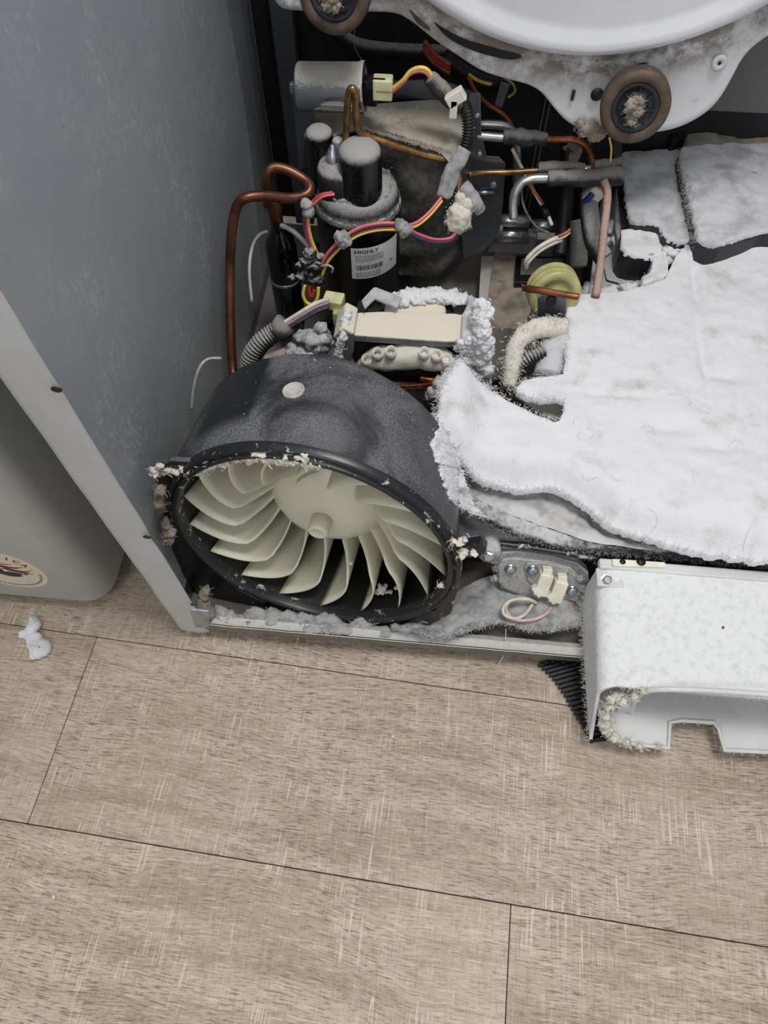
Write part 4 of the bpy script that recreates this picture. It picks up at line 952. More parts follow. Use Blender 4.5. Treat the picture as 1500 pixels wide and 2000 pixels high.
# ================================================================= CAPACITOR
ca, cb = P(583, 170, y=.62), P(712, 172, y=.62)
kp = thing('capacitor', ca.lerp(cb, .5)-Vector((0, 0, .03)), 'silver cylindrical capacitor lying above the compressor', 'capacitor')
dx = (cb-ca).normalized(); L_ = (cb-ca).length
obj('can', MB().lathe([(.001, -.001), (.026, -.001), (.0288, .002), (.029, L_-.008), (.0305, L_-.004), (.0305, L_), (.028, L_+.001), (.0275, L_-.001), (.001, L_-.001)], ca, dx, 48), 'steel_dusty', kp)
obj('terminal_block', MB().box(cb+dx*.008+Vector((0, 0, -.003)), (.009, .010, .016)), 'black', kp, smooth=False, bevel=.002)
obj('terminal', MB().box(P(737, 160, y=.60), (.010, .002, .004)), 'black_wire', kp, smooth=False)
c = P(748, 171, y=.605); cn = obj('plug', MB().box(c, (.0125, .009, .013)), 'connector_yellow', kp, smooth=False, bevel=.002, label='cream plug')
obj('latch', MB().box(c+Vector((-.012, -.002, .004)), (.008, .005, .003)), 'black_wire', cn, smooth=False)
obj('plug_seam', MB().box(c+Vector((.002, -.0092, 0)), (.010, .0004, .0006)), 'print_gray', cn, smooth=False)
obj('rating_print', MB().box(P(662, 211, y=.592), (.022, .001, .0035)), 'plate_gray', kp, smooth=False)
obj('clamp_tab', MB().box(P(574, 172, y=.62), (.005, .004, .007)), 'steel', kp, smooth=False, bevel=.001)

# ================================================================= SHEET METAL BRACKET + JACKET
br = thing('compressor_bracket', P(760, 300, y=.68), 'dusty galvanized bracket with arched cutout above the compressor', 'bracket')
topz = .345
pl = [(588, 225), (600, 222), (700, 205), (905, 190), (928, 215), (925, 245), (880, 320), (862, 300), (845, 290), (820, 280), (790, 268), (760, 258), (730, 253), (700, 252), (660, 262), (620, 285), (600, 290)]
def brz(p): return p
obj('top_sheet', MB().prism(pxs(pl, z=topz), (0, 0, -.0025)), 'sheet_dusty', br, smooth=False)
m = MB()
for k in range(40):
    f = k/39; c = P(720+140*f, 253+42*f+random.uniform(-2, 2), z=topz+.001); m.blob(c, (.004, .004, .002), 1, .9, 300, k)
m.fuzz(list(m.v), 300, .005, .0004); tag(obj('ragged_dust', m, 'lint_tan', br), None, None, None, 'stuff')
yk = P(760, 200, z=topz).y+.012
obj('rear_upstand', MB().prism([Vector((P(600, 200, y=yk).x, yk, topz)), Vector((P(940, 200, y=yk).x, yk, topz)), P(940, 195, y=yk), P(925, 180, y=yk), P(860, 155, y=yk), P(720, 160, y=yk), P(600, 165, y=yk)], (0, .002, 0)), 'galvanized_clean', br, smooth=False)
obj('left_upright', MB().prism([P(x, y, y=.60) for x, y in ((570, 178), (588, 176), (604, 185), (614, 200), (616, 300), (600, 330), (585, 330))], (0, .0025, 0)), 'galvanized_clean', br, smooth=False, bevel=.0008)
obj('left_web', MB().prism([P(x, y, y=.603) for x, y in ((585, 300), (616, 300), (615, 420), (598, 420))], (0, .0025, 0)), 'galvanized_clean', br, smooth=False)
obj('right_flange', MB().prism([P(x, y, y=.655) for x, y in ((893, 290), (908, 215), (918, 183), (938, 182), (940, 260), (950, 305), (975, 307), (987, 320), (982, 405), (975, 455), (945, 490), (905, 505), (897, 400))], (0, .0025, 0)), 'galvanized_clean', br, smooth=False, bevel=.0008)
obj('embossed_slot', MB().tube(path([(925, 376, .652), (965, 376, .652)]), .0035, 8), 'steel', br)
obj('bolt', MB().lathe([(.0055, 0), (.0055, .004), (.003, .005)], P(963, 360, y=.655), (0, -1, .2), 6), 'steel', br, smooth=False)
for (x, y) in ((932, 225), (936, 300)): obj('bolt', MB().lathe([(.004, 0), (.004, .003), (.002, .004)], P(x, y, y=.655), (0, -1, .2), 6), 'steel', br, smooth=False)
obj('right_return', MB().prism([P(880, 322, z=topz), P(925, 248, z=topz), P(925, 248, z=topz)-Vector((0, 0, .10)), P(880, 322, z=topz)-Vector((0, 0, .10))], (.002, 0, 0)), 'galvanized', br, smooth=False)
# jacket: soft wrapped box
jk = thing('insulation_jacket', P(830, 560, y=.65), 'gray wrapped insulation jacket behind the compressor with folded bottom edge', 'insulation')
JY = .640
def jf(u, v):
    x0 = CX-.01; x1 = P(862, 430, y=JY).x; z0 = .085; z1 = .33
    x = x0+(x1-x0)*u; z = z0-.012*u+(z1-z0+.012*u)*v
    return Vector((x, JY+.012*noise.noise(Vector((x*14, 0, z*26)))-.012*math.sin(math.pi*v)+.02*(1-u)**2, z))
obj('front_fold', MB().grid(jf, 30, 40), 'jacket', jk)
def js(u, v):
    a = jf(1, v); return Vector((a.x+.045*u, a.y+.05*u+.004*noise.noise(Vector((u*3, 0, a.z*26))), a.z+.016*u*(1-v)))
obj('side_fold', MB().grid(js, 12, 40), 'jacket', jk)
obj('inner_foam', MB().box((CX+.035, JY+.045, .20), (.075, .02, .12)), 'dark_gap', jk, smooth=False)

# ================================================================= WIRES
wh = thing('compressor_wire_harness', P(660, 480, y=.485), 'pink, yellow and violet wires taped together in front of the compressor', 'wire bundle')
YW_ = .482
def wires(parent, pts, specs, r=.0021):
    for (mat, dx_, dz_) in specs: obj('wire', MB().tube([p+Vector((dx_, -abs(dz_)*.2, dz_)) for p in pts], r, 8), mat, parent)
wires(wh, path([(650, 376, .49), (628, 380, .485), (612, 392, .482), (600, 405, .48)]), (('red_wire', 0, 0), ('pink_wire', .002, -.002)))
wires(wh, path([(598, 415, .478), (599, 440, .476), (604, 465, .474), (614, 490, .472), (620, 505, .47)]), (('violet_wire', -.0035, 0), ('red_wire', -.0008, 0), ('yellow_wire', .0026, 0), ('pink_wire', .0008, -.001)))
wires(wh, path([(626, 530, .465), (636, 505, .465), (655, 482, .466), (672, 467, .468), (700, 450, .474), (735, 441, .478), (770, 440, .482), (792, 444, .486)]), (('pink_wire', 0, .0040), ('violet_wire', .0004, .0012), ('black_wire', .0006, -.0012), ('orange_wire', .0010, -.0034), ('yellow_wire', .0022, -.0056)))
wires(wh, path([(790, 444, .486), (815, 436, .50), (840, 415, .515), (862, 388, .53)]), (('pink_wire', 0, .0022), ('yellow_wire', .001, -.0022)))
wires(wh, path([(792, 447, .486), (820, 460, .50), (850, 469, .51), (880, 466, .52), (892, 450, .525), (893, 430, .53)]), (('pink_wire', 0, .0016), ('violet_wire', -.0004, -.0026)))
obj('wire', MB().tube(path([(596, 556, .462), (592, 575, .458), (598, 590, .455), (610, 594, .453), (620, 582, .455), (622, 560, .46)]), .0026, 8), 'yellow_wire', wh)
obj('wire', MB().tube(path([(606, 556, .462), (604, 570, .458), (610, 580, .456), (614, 565, .459)]), .0024, 8), 'red_wire', wh)
m = MB()
for (x, y, s_) in ((598, 400, 10), (602, 412, 11)): m.blob(P(x, y, y=.477), s_*.00075, 3, .4, 120, y)
obj('tape_wrap', m, 'lint_gray', wh)
m = MB()
for (x, y, s_) in ((668, 462, 12), (674, 472, 12), (662, 470, 9)): m.blob(P(x, y, y=.462), s_*.00072, 3, .6, 150, y)
obj('tape_wrap', m, 'lint_gray', wh)
m = MB()
for (x, y, s_) in ((784, 440, 11), (792, 448, 12), (788, 455, 9)): m.blob(P(x, y, y=.478), s_*.00075, 3, .5, 140, y)
obj('tape_wrap', m, 'lint_gray', wh)
m = MB()
for (x, y, s_) in ((605, 495, 12), (600, 510, 14), (612, 520, 15), (622, 515, 13), (608, 540, 14), (620, 545, 12), (590, 540, 12), (585, 520, 9), (626, 505, 9), (570, 545, 8)): m.blob(P(x, y, y=.468), s_*.00072, 3, .7, 170, y)
obj('cable_tie_cluster', m, 'hose_dusty', wh, label='dusty dark knot of tape and cable ties')
obj('cable_tie', MB().tube(path([(625, 520, .462), (640, 518, .46), (650, 524, .46), (648, 532, .462)]), .0015, 6), 'gray_tube', wh)
# upper harness
uh = thing('capacitor_wire_harness', P(860, 180, y=.6), 'pink and yellow wires from the capacitor plug into a dusty sleeve', 'wire bundle')
wires(uh, path([(765, 176, .605), (785, 160, .60), (800, 142, .60), (818, 135, .60), (834, 140, .60), (845, 158, .60)]), (('pink_wire', 0, -.0018), ('yellow_wire', .001, .0020)), .0026)
obj('sleeve', MB().tube(path([(838, 150, .60), (858, 172, .60), (880, 195, .60), (900, 208, .60)]), [.009, .011, .010, .0105], 14).jitter(.001, 150), 'sleeve_dusty', uh)
obj('clip', MB().box(P(890, 190, y=.588), (.012, .006, .008), Matrix.Rotation(rad(-35), 3, 'Y')).box(P(886, 210, y=.588), (.005, .006, .012)), 'connector', uh, smooth=False, bevel=.0015)
def corrug(pts, r, n=12, pitch=.0035, amp=.0013):
    q = resample(smoothc(pts, 2), 400); L = sum((b-a).length for a, b in zip(q, q[1:])); k = int(L/pitch)*4; q = resample(q, k)
    return MB().tube(q, [r+(amp if i % 4 < 2 else -amp) for i in range(k)], n, 1, smooth=False)
obj('corrugated_tube', corrug(path([(906, 205, .60), (914, 225, .59), (916, 255, .58), (910, 285, .57), (904, 300, .565)]), .0075), 'rubber_black', uh)
obj('sleeve', MB().tube(path([(908, 290, .565), (898, 310, .56), (885, 330, .555), (878, 352, .55), (866, 385, .54)]), [.0085, .011, .010, .012, .0095], 14).jitter(.0025, 120), 'lint_gray', uh)
m = MB().blob(P(896, 425, y=.535), (.018, .015, .021), 4, .35, 60, 3); m.blob(P(908, 400, y=.54), (.012, .01, .014), 3, .5, 80, 4); m.blob(P(900, 385, y=.545), (.008, .008, .012), 3, .5, 90, 5)
m.fuzz(list(m.v), 500, .004, .0003); obj('lint_ball', m, 'lint_cream', kind='stuff', label='fuzzy cream ball of lint around a wire plug by the bronze pipe', cat='lint')
obj('sleeve', MB().tube(path([(905, 360, .55), (918, 380, .545), (930, 398, .54), (938, 412, .54)]), [.008, .0095, .009, .008], 12).jitter(.002, 140), 'lint_gray', uh)
# background loom at upper right
bh = thing('rear_wire_loom', P(930, 150, y=.78), 'dark taped loom with orange wires under the white bulkhead', 'wire bundle')
obj('tape_wrap', MB().tube(path([(868, 110, .78), (900, 135, .78), (940, 155, .78), (990, 165, .78)]), [.012, .014, .013, .01], 10), 'rubber_black', bh)
for k, (mt, o) in enumerate((('orange_wire', 0), ('red_wire', .006), ('orange_wire', .011))): obj('wire', MB().tube([p+Vector((0, -.012, -o)) for p in path([(830, 72, .78), (850, 98, .78), (880, 118, .78)])], .0035, 8), mt, bh)
obj('wire', MB().tube([p for p in path([(915, 145, .765), (935, 158, .765), (960, 165, .765)])], .0025, 8), 'yellow_wire', bh)
obj('wire', MB().tube([p for p in path([(915, 150, .76), (930, 180, .76), (955, 205, .76), (985, 225, .76), (1002, 250, .76)])], .0030, 8), 'orange_wire', bh, label='single rust-orange wire')
obj('wire', MB().tube([p for p in path([(985, 152, .77), (1002, 165, .77), (1005, 180, .77), (992, 190, .77)])], .0022, 8), 'nylon_yellow', bh)
obj('paper_tag', MB().prism([P(x, y, y=.755) for x, y in ((978, 160), (996, 166), (980, 212), (966, 205))], (0, .002, 0)), 'plate_gray', bh, smooth=False, bevel=.001)
# white wires in the middle
mw = thing('middle_wires', P(1050, 400, y=.64), 'loose white and orange wires hanging between pipes and black hose', 'wire bundle')
for mt, l_ in (('white_wire', [(1000, 290, .68), (1020, 330, .67), (1035, 360, .66), (1055, 395, .65), (1068, 415, .64), (1078, 440, .62)]), ('orange_wire', [(1035, 362, .655), (1052, 385, .65), (1062, 400, .648)]),
               ('print_gray', [(1012, 300, .68), (1018, 350, .68), (1022, 400, .66), (1045, 440, .64), (1072, 455, .62)]), ('red_wire', [(1000, 285, .69), (1003, 300, .69), (1005, 330, .69)])):
    obj('wire', MB().tube(path(l_), .0028 if mt == 'white_wire' else .0018, 8), mt, mw)
obj('heat_shrink', MB().tube(path([(1058, 402, .645), (1070, 424, .632)]), .0042, 8), 'black_wire', mw)
sw_ = thing('sensor_wires', P(1060, 500, y=.56), 'two beige dusty sensor wires rising over the small module', 'wire')
for o in (0, .006): obj('wire', MB().tube([p+Vector((o*.4, 0, -o)) for p in path([(1026, 518, .55), (1030, 505, .55), (1050, 485, .56), (1075, 470, .57), (1095, 462, .58)])], .0034, 8), 'white_wire', sw_)
for mt, o in (('orange_wire', .002), ('white_wire', -.003)): obj('wire', MB().tube([p+Vector((0, 0, o)) for p in path([(1090, 464, .575), (1105, 457, .58), (1113, 450, .585)])], .0024, 8), mt, sw_)

# ================================================================= REAR MECHANICAL BITS
mo = thing('control_module', P(1060, 540, z=.05), 'small dark module with dusty lid on the pan beside the pulley', 'module')
obj('case', MB().prism(pxs([(1008, 500), (1105, 500), (1108, 552), (1005, 552)], z=.085), (0, 0, -.035)), 'black', mo, smooth=False, bevel=.002)
obj('lid', MB().prism(pxs([(1018, 504), (1100, 504), (1102, 536), (1016, 536)], z=.0905), (0, 0, -.006)), 'pan_dusty', mo, smooth=False, bevel=.001)
lp = thing('pan_lint_layer', P(985, 590, z=.045), 'flat tan-gray lint layer on the pan between motor and module', 'lint')
sl = blanket(pxs([(968, 485), (1010, 490), (1004, 552), (1050, 560), (1035, 610), (1020, 640), (960, 655), (950, 600)], z=.075), lambda x, y: .075+bumps(x, y), .004, .012, .002)
obj('lint_sheet', sl, 'lint_tan', lp); 
obj('edge_channel', MB().prism(pxs([(940, 500), (966, 500), (958, 600), (934, 600)], z=.07), (0, 0, -.02)), 'galvanized', lp, smooth=False, bevel=.001)
tb = thing('aluminium_fitting', P(1010, 450, y=.68), 'blurred silver fitting with round ports under the pipes', 'fitting')
for (x0, y0, x1, r, mt) in ((962, 430, 1035, .010, 'aluminium'), (968, 458, 1030, .012, 'steel'), (1040, 440, 1085, .010, 'steel'), (960, 445, 980, .016, 'plate_gray')):
    obj('port', MB().tube(path([(x0, y0, .68), (x1, y0+2, .68)]), r, 14), mt, tb)
obj('port_block', MB().box(P(1000, 470, y=.70), (.04, .01, .02)), 'plate_gray', tb, smooth=False, bevel=.003)
obj('valve_body', MB().tube(path([(1130, 430, .66), (1132, 470, .64), (1130, 520, .62)]), .014, 14), 'plate_gray', tb)
# blue-white clip on the hoses
kc = thing('hose_clip', P(1158, 385, y=.64), 'small white and blue clip near foam sleeves', 'clip')
obj('clip_body', MB().box(P(1160, 380, y=.64), (.012, .006, .013), Matrix.Rotation(rad(30), 3, 'Y')), 'white_wire', kc, smooth=False, bevel=.002)
obj('clip_band', MB().box(P(1148, 388, y=.632), (.004, .004, .010), Matrix.Rotation(rad(30), 3, 'Y')), 'blue', kc, smooth=False, bevel=.001)

# pulley
PC = P(1082, 572, y=.46)
pu = thing('idler_pulley', PC+Vector((0, 0, -.045)), 'yellowish nylon idler pulley on a gray steel bracket', 'pulley')
pa = Vector((.12, -.88, .22)).normalized()
obj('wheel', MB().lathe([(.004, -.016), (.034, -.016), (.0365, -.013), (.0365, -.010), (.0345, -.007), (.0345, -.003), (.0365, 0), (.0365, .003), (.0345, .006), (.0345, .009), (.036, .012), (.034, .015), (.024, .015), (.022, .011), (.010, .010), (.008, .015), (.001, .015)], PC-pa*.004, pa, 48), 'nylon_yellow', pu)
c = P(1078, 588, y=.435)
obj('bracket_plate', MB().prism([P(x, y, y=.430) for x, y in ((1050, 582), (1062, 574), (1096, 574), (1108, 584), (1104, 625), (1050, 622))], (0, .003, 0)), 'galvanized', pu, smooth=False, bevel=.001)
obj('axle_bolt', MB().lathe([(.007, 0), (.007, .003), (.005, .0045), (.003, .003)], P(1077, 587, y=.429), (0, -1, .2), 20), 'black', pu)
obj('bracket_leg', MB().box(P(1080, 625, y=.44)+Vector((0, .01, -.03)), (.016, .002, .035)), 'galvanized', pu, smooth=False)
# hoses near centre
hh = thing('lint_furred_hose', P(1010, 700, y=.36), 'lint-furred hose bending down between motor and white cover', 'hose')
hp = path([(1100, 640, .41), (1065, 640, .40), (1035, 646, .39), (1012, 668, .375), (1002, 700, .36), (998, 730, .345), (994, 755, .33)])
obj('hose', MB().tube(hp, [.013, .014, .013, .0115, .0115, .0105, .008], 14).jitter(.003, 110), 'lint_cream', hh)
m = MB().fuzz(resample(smoothc(hp), 80), 2600, .006, .0004, (0, 0, .3), .007); tag(obj('fur', m, 'lint_cream', hh), None, None, None, 'stuff')
obj('coil_spring', corrug(path([(1012, 715, .36), (1030, 700, .365), (1050, 690, .37), (1062, 684, .375)]), .009, 12, .004, .0015), 'hose_dusty', label='gray corrugated tube stub beneath the furred hose', cat='tube')
ff = thing('rounded_fitting', P(1080, 700, y=.38), 'white dust-coated rounded elbow fitting beside the cover', 'fitting')
obj('elbow', MB().tube(path([(1050, 695, .38), (1070, 685, .385), (1090, 678, .39), (1110, 672, .395)]), [.014, .017, .018, .018], 18), lint('lint_soft', (200, 200, 204), (170, 170, 174), 30), ff)
obj('elbow', MB().tube(path([(1080, 690, .385), (1075, 715, .365), (1070, 735, .35)]), [.018, .02, .02], 18), 'lint_soft', ff)
bb_ = thing('bearing_bracket', P(1060, 790, z=.08), 'dust-topped gray block tucked in the gap of the white cover', 'bracket')
obj('block', MB().prism(pxs([(1005, 770), (1020, 745), (1100, 748), (1105, 790), (1090, 825), (1050, 805)], z=.165), (0, 0, -.09)), 'galvanized', bb_, smooth=False, bevel=.004)
obj('side_wall', MB().prism(pxs([(948, 640), (1005, 640), (1000, 745), (960, 740)], z=.10), (0, 0, -.05)), 'pan_dusty', bb_, smooth=False, bevel=.002)

# ================================================================= MOTOR
mt_ = thing('drum_motor', P(800, 700, z=.05)+Vector((0, .06, 0)), 'dusty cream motor with copper windings behind the blower', 'motor')
def mz(l_, z): return pxs(l_, z=z)
ZM = .212
obj('top_bar', MB().prism(smoothc(mz([(668, 652), (680, 610), (760, 606), (900, 612), (945, 608), (945, 660), (900, 668), (780, 660), (668, 652)], ZM), 1)[:-1], (0, 0, -.014)), 'motor_dusty', mt_, smooth=False, bevel=.003, seg=3)
yfr = P(790, 660, z=ZM).y
def fp(px, py, o=0): return P(px, py, y=yfr+o)
obj('left_leg', MB().prism([fp(x, y, -.004) for x, y in ((668, 640), (692, 652), (690, 690), (680, 715), (698, 740), (660, 730), (655, 690), (650, 660))], (0, .05, 0)), 'motor_dusty', mt_, smooth=False, bevel=.003)
obj('right_leg', MB().prism([fp(x, y, -.004) for x, y in ((900, 660), (944, 640), (948, 660), (950, 720), (945, 760), (925, 770), (895, 755), (893, 720), (903, 700))], (0, .05, 0)).jitter(.002, 60), 'lint_white', mt_, smooth=False, bevel=.004)
obj('stator_core', MB().prism([fp(x, y, .02) for x, y in ((688, 655), (905, 662), (900, 760), (690, 745))], (0, .07, 0)), plain('core_dark', (30, 38, 38), .5), mt_, smooth=False, bevel=.002)
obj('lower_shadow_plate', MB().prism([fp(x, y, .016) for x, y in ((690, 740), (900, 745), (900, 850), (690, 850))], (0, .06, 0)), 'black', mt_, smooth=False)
# coil end: cream sleeve with cuffs and copper bundle
zz = yfr-.004
cc = [(716, 700), (730, 688), (760, 684), (800, 682), (840, 684), (868, 692), (878, 706)]
obj('winding_sleeve', MB().tube([P(x, y+14, y=zz+.004) for x, y in cc], [.010, .016, .018, .018, .018, .016, .010], 18).jitter(.003, 70), 'lint_cream', mt_, label='cream insulating sleeve over the coil end')
for (x, y) in ((718, 694), (738, 682), (764, 679), (828, 681), (852, 686), (872, 695)):
    obj('slot_cuff', MB().lathe([(.0062, 0), (.0078, .006), (.0074, .020), (.0058, .020), (.0050, .010)], P(x, y+17, y=zz-.004), (.0, -.35, 1), 16, close=False), 'lint_cream', mt_)
for k in range(7):
    f = k/6
    pts = [P(x, y+25+6*f*1.0+3*math.sin(k*2.1+i), y=zz-.014+.006*(k % 3)) for i, (x, y) in enumerate(((708, 706), (722, 718), (750, 724), (800, 728), (845, 726), (870, 718), (884, 704)))]
    obj('copper_winding', MB().tube(pts, .0026, 6).tube([p+Vector((0, -.002, .002)) for p in pts], .0014, 5), 'copper_wire', mt_)
obj('winding_sleeve', MB().tube([P(x, y, y=zz+.01) for x, y in ((700, 708), (712, 716), (718, 724))], .0075, 12), 'lint_cream', mt_)
obj('winding_sleeve', MB().tube([P(x, y, y=zz+.01) for x, y in ((888, 708), (876, 722))], .0065, 12), 'lint_cream', mt_)
m = MB()
for (x, y, s_) in ((862, 752, 17), (848, 764, 14), (872, 742, 13), (840, 772, 10), (858, 770, 14)): m.blob(P(x, y, y=yfr-.02), s_*.0008, 3, .5, 90, x)
m.fuzz(list(m.v), 200, .005, .0003); tag(obj('lint_mound', m, 'lint_cream', mt_), None, None, None, 'stuff')
obj('copper_winding', MB().tube([P(x, y, y=yfr-.012) for x, y in ((820, 738), (845, 742), (868, 738))], .005, 8), 'copper', mt_)
# shield disc and lint behind the bar
c = P(810, 612, z=ZM-.012)+Vector((0, .006, 0))
obj('end_shield', MB().lathe([(.044, -.012), (.044, 0), (.041, .004), (.03, .005), (.001, .005)], c, (0, 0, 1), 40), 'motor_dusty', mt_)
m = MB()
for k in range(40):
    x = 768+k*3.6; y = 592-10*math.sin(math.pi*k/39)+random.uniform(-6, 6); m.blob(P(x, y, z=ZM-.002)+Vector((0, .006, 0)), (.009, .010, .006), 2, .7, 140, k)
for k in range(16): m.blob(P(940+random.uniform(-6, 8), 600+k*10, y=yfr+.014-.018*min(1, k/5)), (.012, .010, .013), 4, .5, 90, k)
for k in range(12): m.blob(P(912+random.uniform(-8, 24), 670+k*8, y=yfr-.004), (.012, .007, .014), 4, .5, 90, k)
for k in range(20): m.blob(P(676-k*1.2+random.uniform(-4, 4), 612+k*6, y=yfr+.02-.026*min(1, k/8)), (.0055, .005, .006), 3, .8, 130, k)
m.fuzz(list(m.v), 1200, .005, .0004); tag(obj('lint_cake', m, 'lint_white', mt_), None, None, None, 'stuff')
obj('strap_clip', MB().prism([P(x, y, z=ZM+.014) for x, y in ((706, 586), (728, 562), (734, 560), (785, 580), (776, 600), (732, 582), (712, 602))], (0, 0, -.004)), 'gray_tube', mt_, smooth=False, bevel=.001, label='grayish bent clip on the top left corner')
obj('clip_loop', MB().prism([P(x, y, z=ZM+.012) for x, y in ((912, 578), (922, 575), (930, 590), (915, 615), (905, 610), (914, 592))], (0, 0, -.004)), 'gray_tube', mt_, smooth=False, bevel=.001)
for (x, y) in ((728, 600), (905, 606)): obj('vent_hole', MB().prism([P(x+20*math.cos(t*.7), y-3+8*math.sin(t*.7), z=ZM+.0045) for t in range(9)], (0, 0, -.003)), 'black', mt_, smooth=False)
pgc = P(652, 588, z=.21)
pg = obj('plug', MB().box(pgc, (.014, .011, .008), Matrix.Rotation(rad(-8), 3, 'Z')), 'connector_yellow', mt_, smooth=False, bevel=.002, label='pale yellow plug on the left corner')
obj('plug_body', MB().box(pgc+Vector((.008, -.013, -.016)), (.008, .007, .012)), 'nylon_yellow', pg, smooth=False, bevel=.002)
obj('feet', MB().box(Vector((P(800, 700, z=.1).x, yfr+.04, .075)), (.07, .03, .03)), 'galvanized', mt_, smooth=False)
# lower left wires and corrugated hose
lh = thing('motor_wire_harness', P(560, 680, y=.36), 'corrugated black conduit with dusty violet wires leading to motor plug', 'wire bundle')
cpnt = path([(486, 725, .335), (490, 695, .34), (510, 668, .35), (535, 650, .36), (552, 640, .365)])
obj('corrugated_tube', corrug(cpnt, .0125, 14, .0042, .0014), 'hose_dusty', lh)
obj('conduit_end', MB().tube(path([(540, 652, .36), (560, 632, .368)]), [.015, .0165], 14).jitter(.002, 120), 'sleeve_dusty', lh)
for k, (mt, o) in enumerate((('violet_wire', 0), ('pink_wire', .0045), ('hose_dusty', -.0045), ('white_wire', .009))):
    obj('wire', MB().tube([p+Vector((0, 0, o)) for p in path([(556, 640, .368), (585, 622, .375), (615, 604, .385), (642, 594, .40)])], .0028, 8), 'hose_dusty' if k in (2,) else ('pink_dusty' if k == 1 else mt), lh)
m = MB().blob(P(612, 672, y=.35), (.026, .02, .022), 4, .35, 55, 3); m.blob(P(600, 695, y=.34), (.03, .018, .018), 4, .4, 55, 6); m.blob(P(628, 650, y=.36), (.012, .01, .016), 3, .4, 80, 7)
obj('foil_wrap', m, dusty('foil_lint', (36, 36, 38), (186, 186, 188), .95, .28, .5, 0, 90), label='crumpled black wrap speckled with white lint left of the motor', cat='wrap')
obj('cable', MB().tube(path([(520, 705, .33), (560, 690, .34), (590, 680, .345)]), .008, 10).tube(path([(515, 712, .33), (555, 705, .335), (600, 695, .34)]), .006, 10), 'lint_tan', label='dusty cable running low behind the blower', cat='cable')

# ================================================================= BULKHEAD
YK = .62
a_, b_, c_ = P(830, 0, y=YK-.02), P(1150, 112, y=YK-.02), P(1500, 12, y=YK-.02)
def circum(a, b, c):
    ax_, az, bx, bz, cx_, cz = a.x, a.z, b.x, b.z, c.x, c.z
    d = 2*(ax_*(bz-cz)+bx*(cz-az)+cx_*(az-bz))
    ux = ((ax_**2+az**2)*(bz-cz)+(bx**2+bz**2)*(cz-az)+(cx_**2+cz**2)*(az-bz))/d
    uz = ((ax_**2+az**2)*(cx_-bx)+(bx**2+bz**2)*(ax_-cx_)+(cx_**2+cz**2)*(bx-ax_))/d
    return ux, uz, math.hypot(ax_-ux, az-uz)
DX, DZ, DR = circum(a_, b_, c_)
print('drum centre', DX, DZ, DR)
m_bulk((DX, YK, DZ), DR)
bk = thing('rear_bulkhead', (DX, YK, .36), 'white enamel drum bulkhead with round bulge and rust-stained lower edge', 'bulkhead')
edge = [(532, -10), (545, 12), (560, 18), (620, 21), (700, 21), (770, 22), (800, 36), (850, 78), (900, 112), (950, 142), (1000, 156), (1030, 163), (1058, 178), (1085, 212), (1110, 240), (1150, 258), (1200, 265), (1260, 262), (1320, 252), (1370, 228), (1405, 195), (1430, 150), (1450, 110), (1480, 82), (1530, 50)]
le = smoothc(pxs(edge, y=YK), 2)
# plate as a loft between the lower edge and the drum circle (dished forward a little)
NN = 220; le = resample(le, NN); ring = []
ZTOP = DZ+.02
for i, p in enumerate(le):
    v = Vector((p.x-DX, 0, p.z-DZ)); a = math.atan2(v.z, v.x); ring.append(Vector((DX+DR*math.cos(a), YK-.006, DZ+DR*math.sin(a))))
rows = []
for t in range(15):
    f = t/14; bow = -.010*math.sin(math.pi*min(1, f*1.0))*(1-f)
    rows.append([b.lerp(a, f)+Vector((0, .010*math.sin(math.pi*f)*(.6)+(.0015*noise.noise(Vector((a.x*25, f*4, a.z*25)))), 0)) for a, b in zip(le, ring)])
rows.append([v+Vector((0, .005, -.003)) for v in rows[-1]]); rows.append([v+Vector((0, .014, -.001)) for v in rows[-1]])
m = MB().loft(rows, NN)
# side fillers up to the top of the plate
obj('plate', m, 'bulkhead_enamel', bk, label='stained white lower plate')
for s_, pe, pr in ((0, le[0], ring[0]), (1, le[-1], ring[-1])):
    m = MB().prism([pe+Vector((0, .004, 0)), pr+Vector((0, .004, 0)), Vector((pr.x, YK-.002, ZTOP+.25)), Vector((pe.x, YK+.004, ZTOP+.25))], (0, .003, 0)); obj('plate_wing', m, 'bulkhead_enamel', bk, smooth=False)
prof = [(DR+.004, .0), (DR+.003, -.010), (DR-.001, -.018), (DR-.008, -.022), (DR-.016, -.021), (DR-.026, -.017), (DR-.034, -.0165), (DR*.72, -.028), (DR*.5, -.036), (DR*.25, -.040), (.001, -.041)]
obj('drum_bulge', MB().lathe([(r, -h) for r, h in prof], (DX, YK, DZ), (0, -1, 0), 160, close=False), 'white_enamel', bk, label='glossy white round bulge')
def onb(px, py, o=.0): return P(px, py, y=YK+o)
def slot(pl, name='dark_slot', mat='black', o=-.0005):  # thin dark or brown shape standing for a depression in the plate
    c = smoothc([onb(x, y, o) for x, y in pl]+[onb(*pl[0], o)], 2)[:-1]
    obj(name, MB().prism(c, (0, .004, 0)), mat, bk, smooth=False)
slot([(848, 45), (880, 66), (920, 84), (970, 96), (1010, 104), (1022, 112), (1000, 118), (960, 110), (920, 98), (875, 76)], o=.0)
slot([(1226, 118), (1250, 110), (1282, 104), (1292, 110), (1275, 122), (1245, 127)], o=-.001)
slot([(1336, 92), (1370, 78), (1396, 68), (1390, 78), (1360, 92)], mat='rubber_brown', o=-.001)
slot([(800, 20), (822, 40), (842, 58), (835, 60), (812, 44)], mat='rubber_brown', o=.0)
obj('hole', MB().lathe([(.008, 0), (.008, .001)], onb(1166, 184, -.002), (0, -1, 0), 20), 'rubber_black', bk)
obj('slit', MB().box(onb(1119, 186, -.001), (.002, .0015, .006)), 'rubber_black', bk, smooth=False)
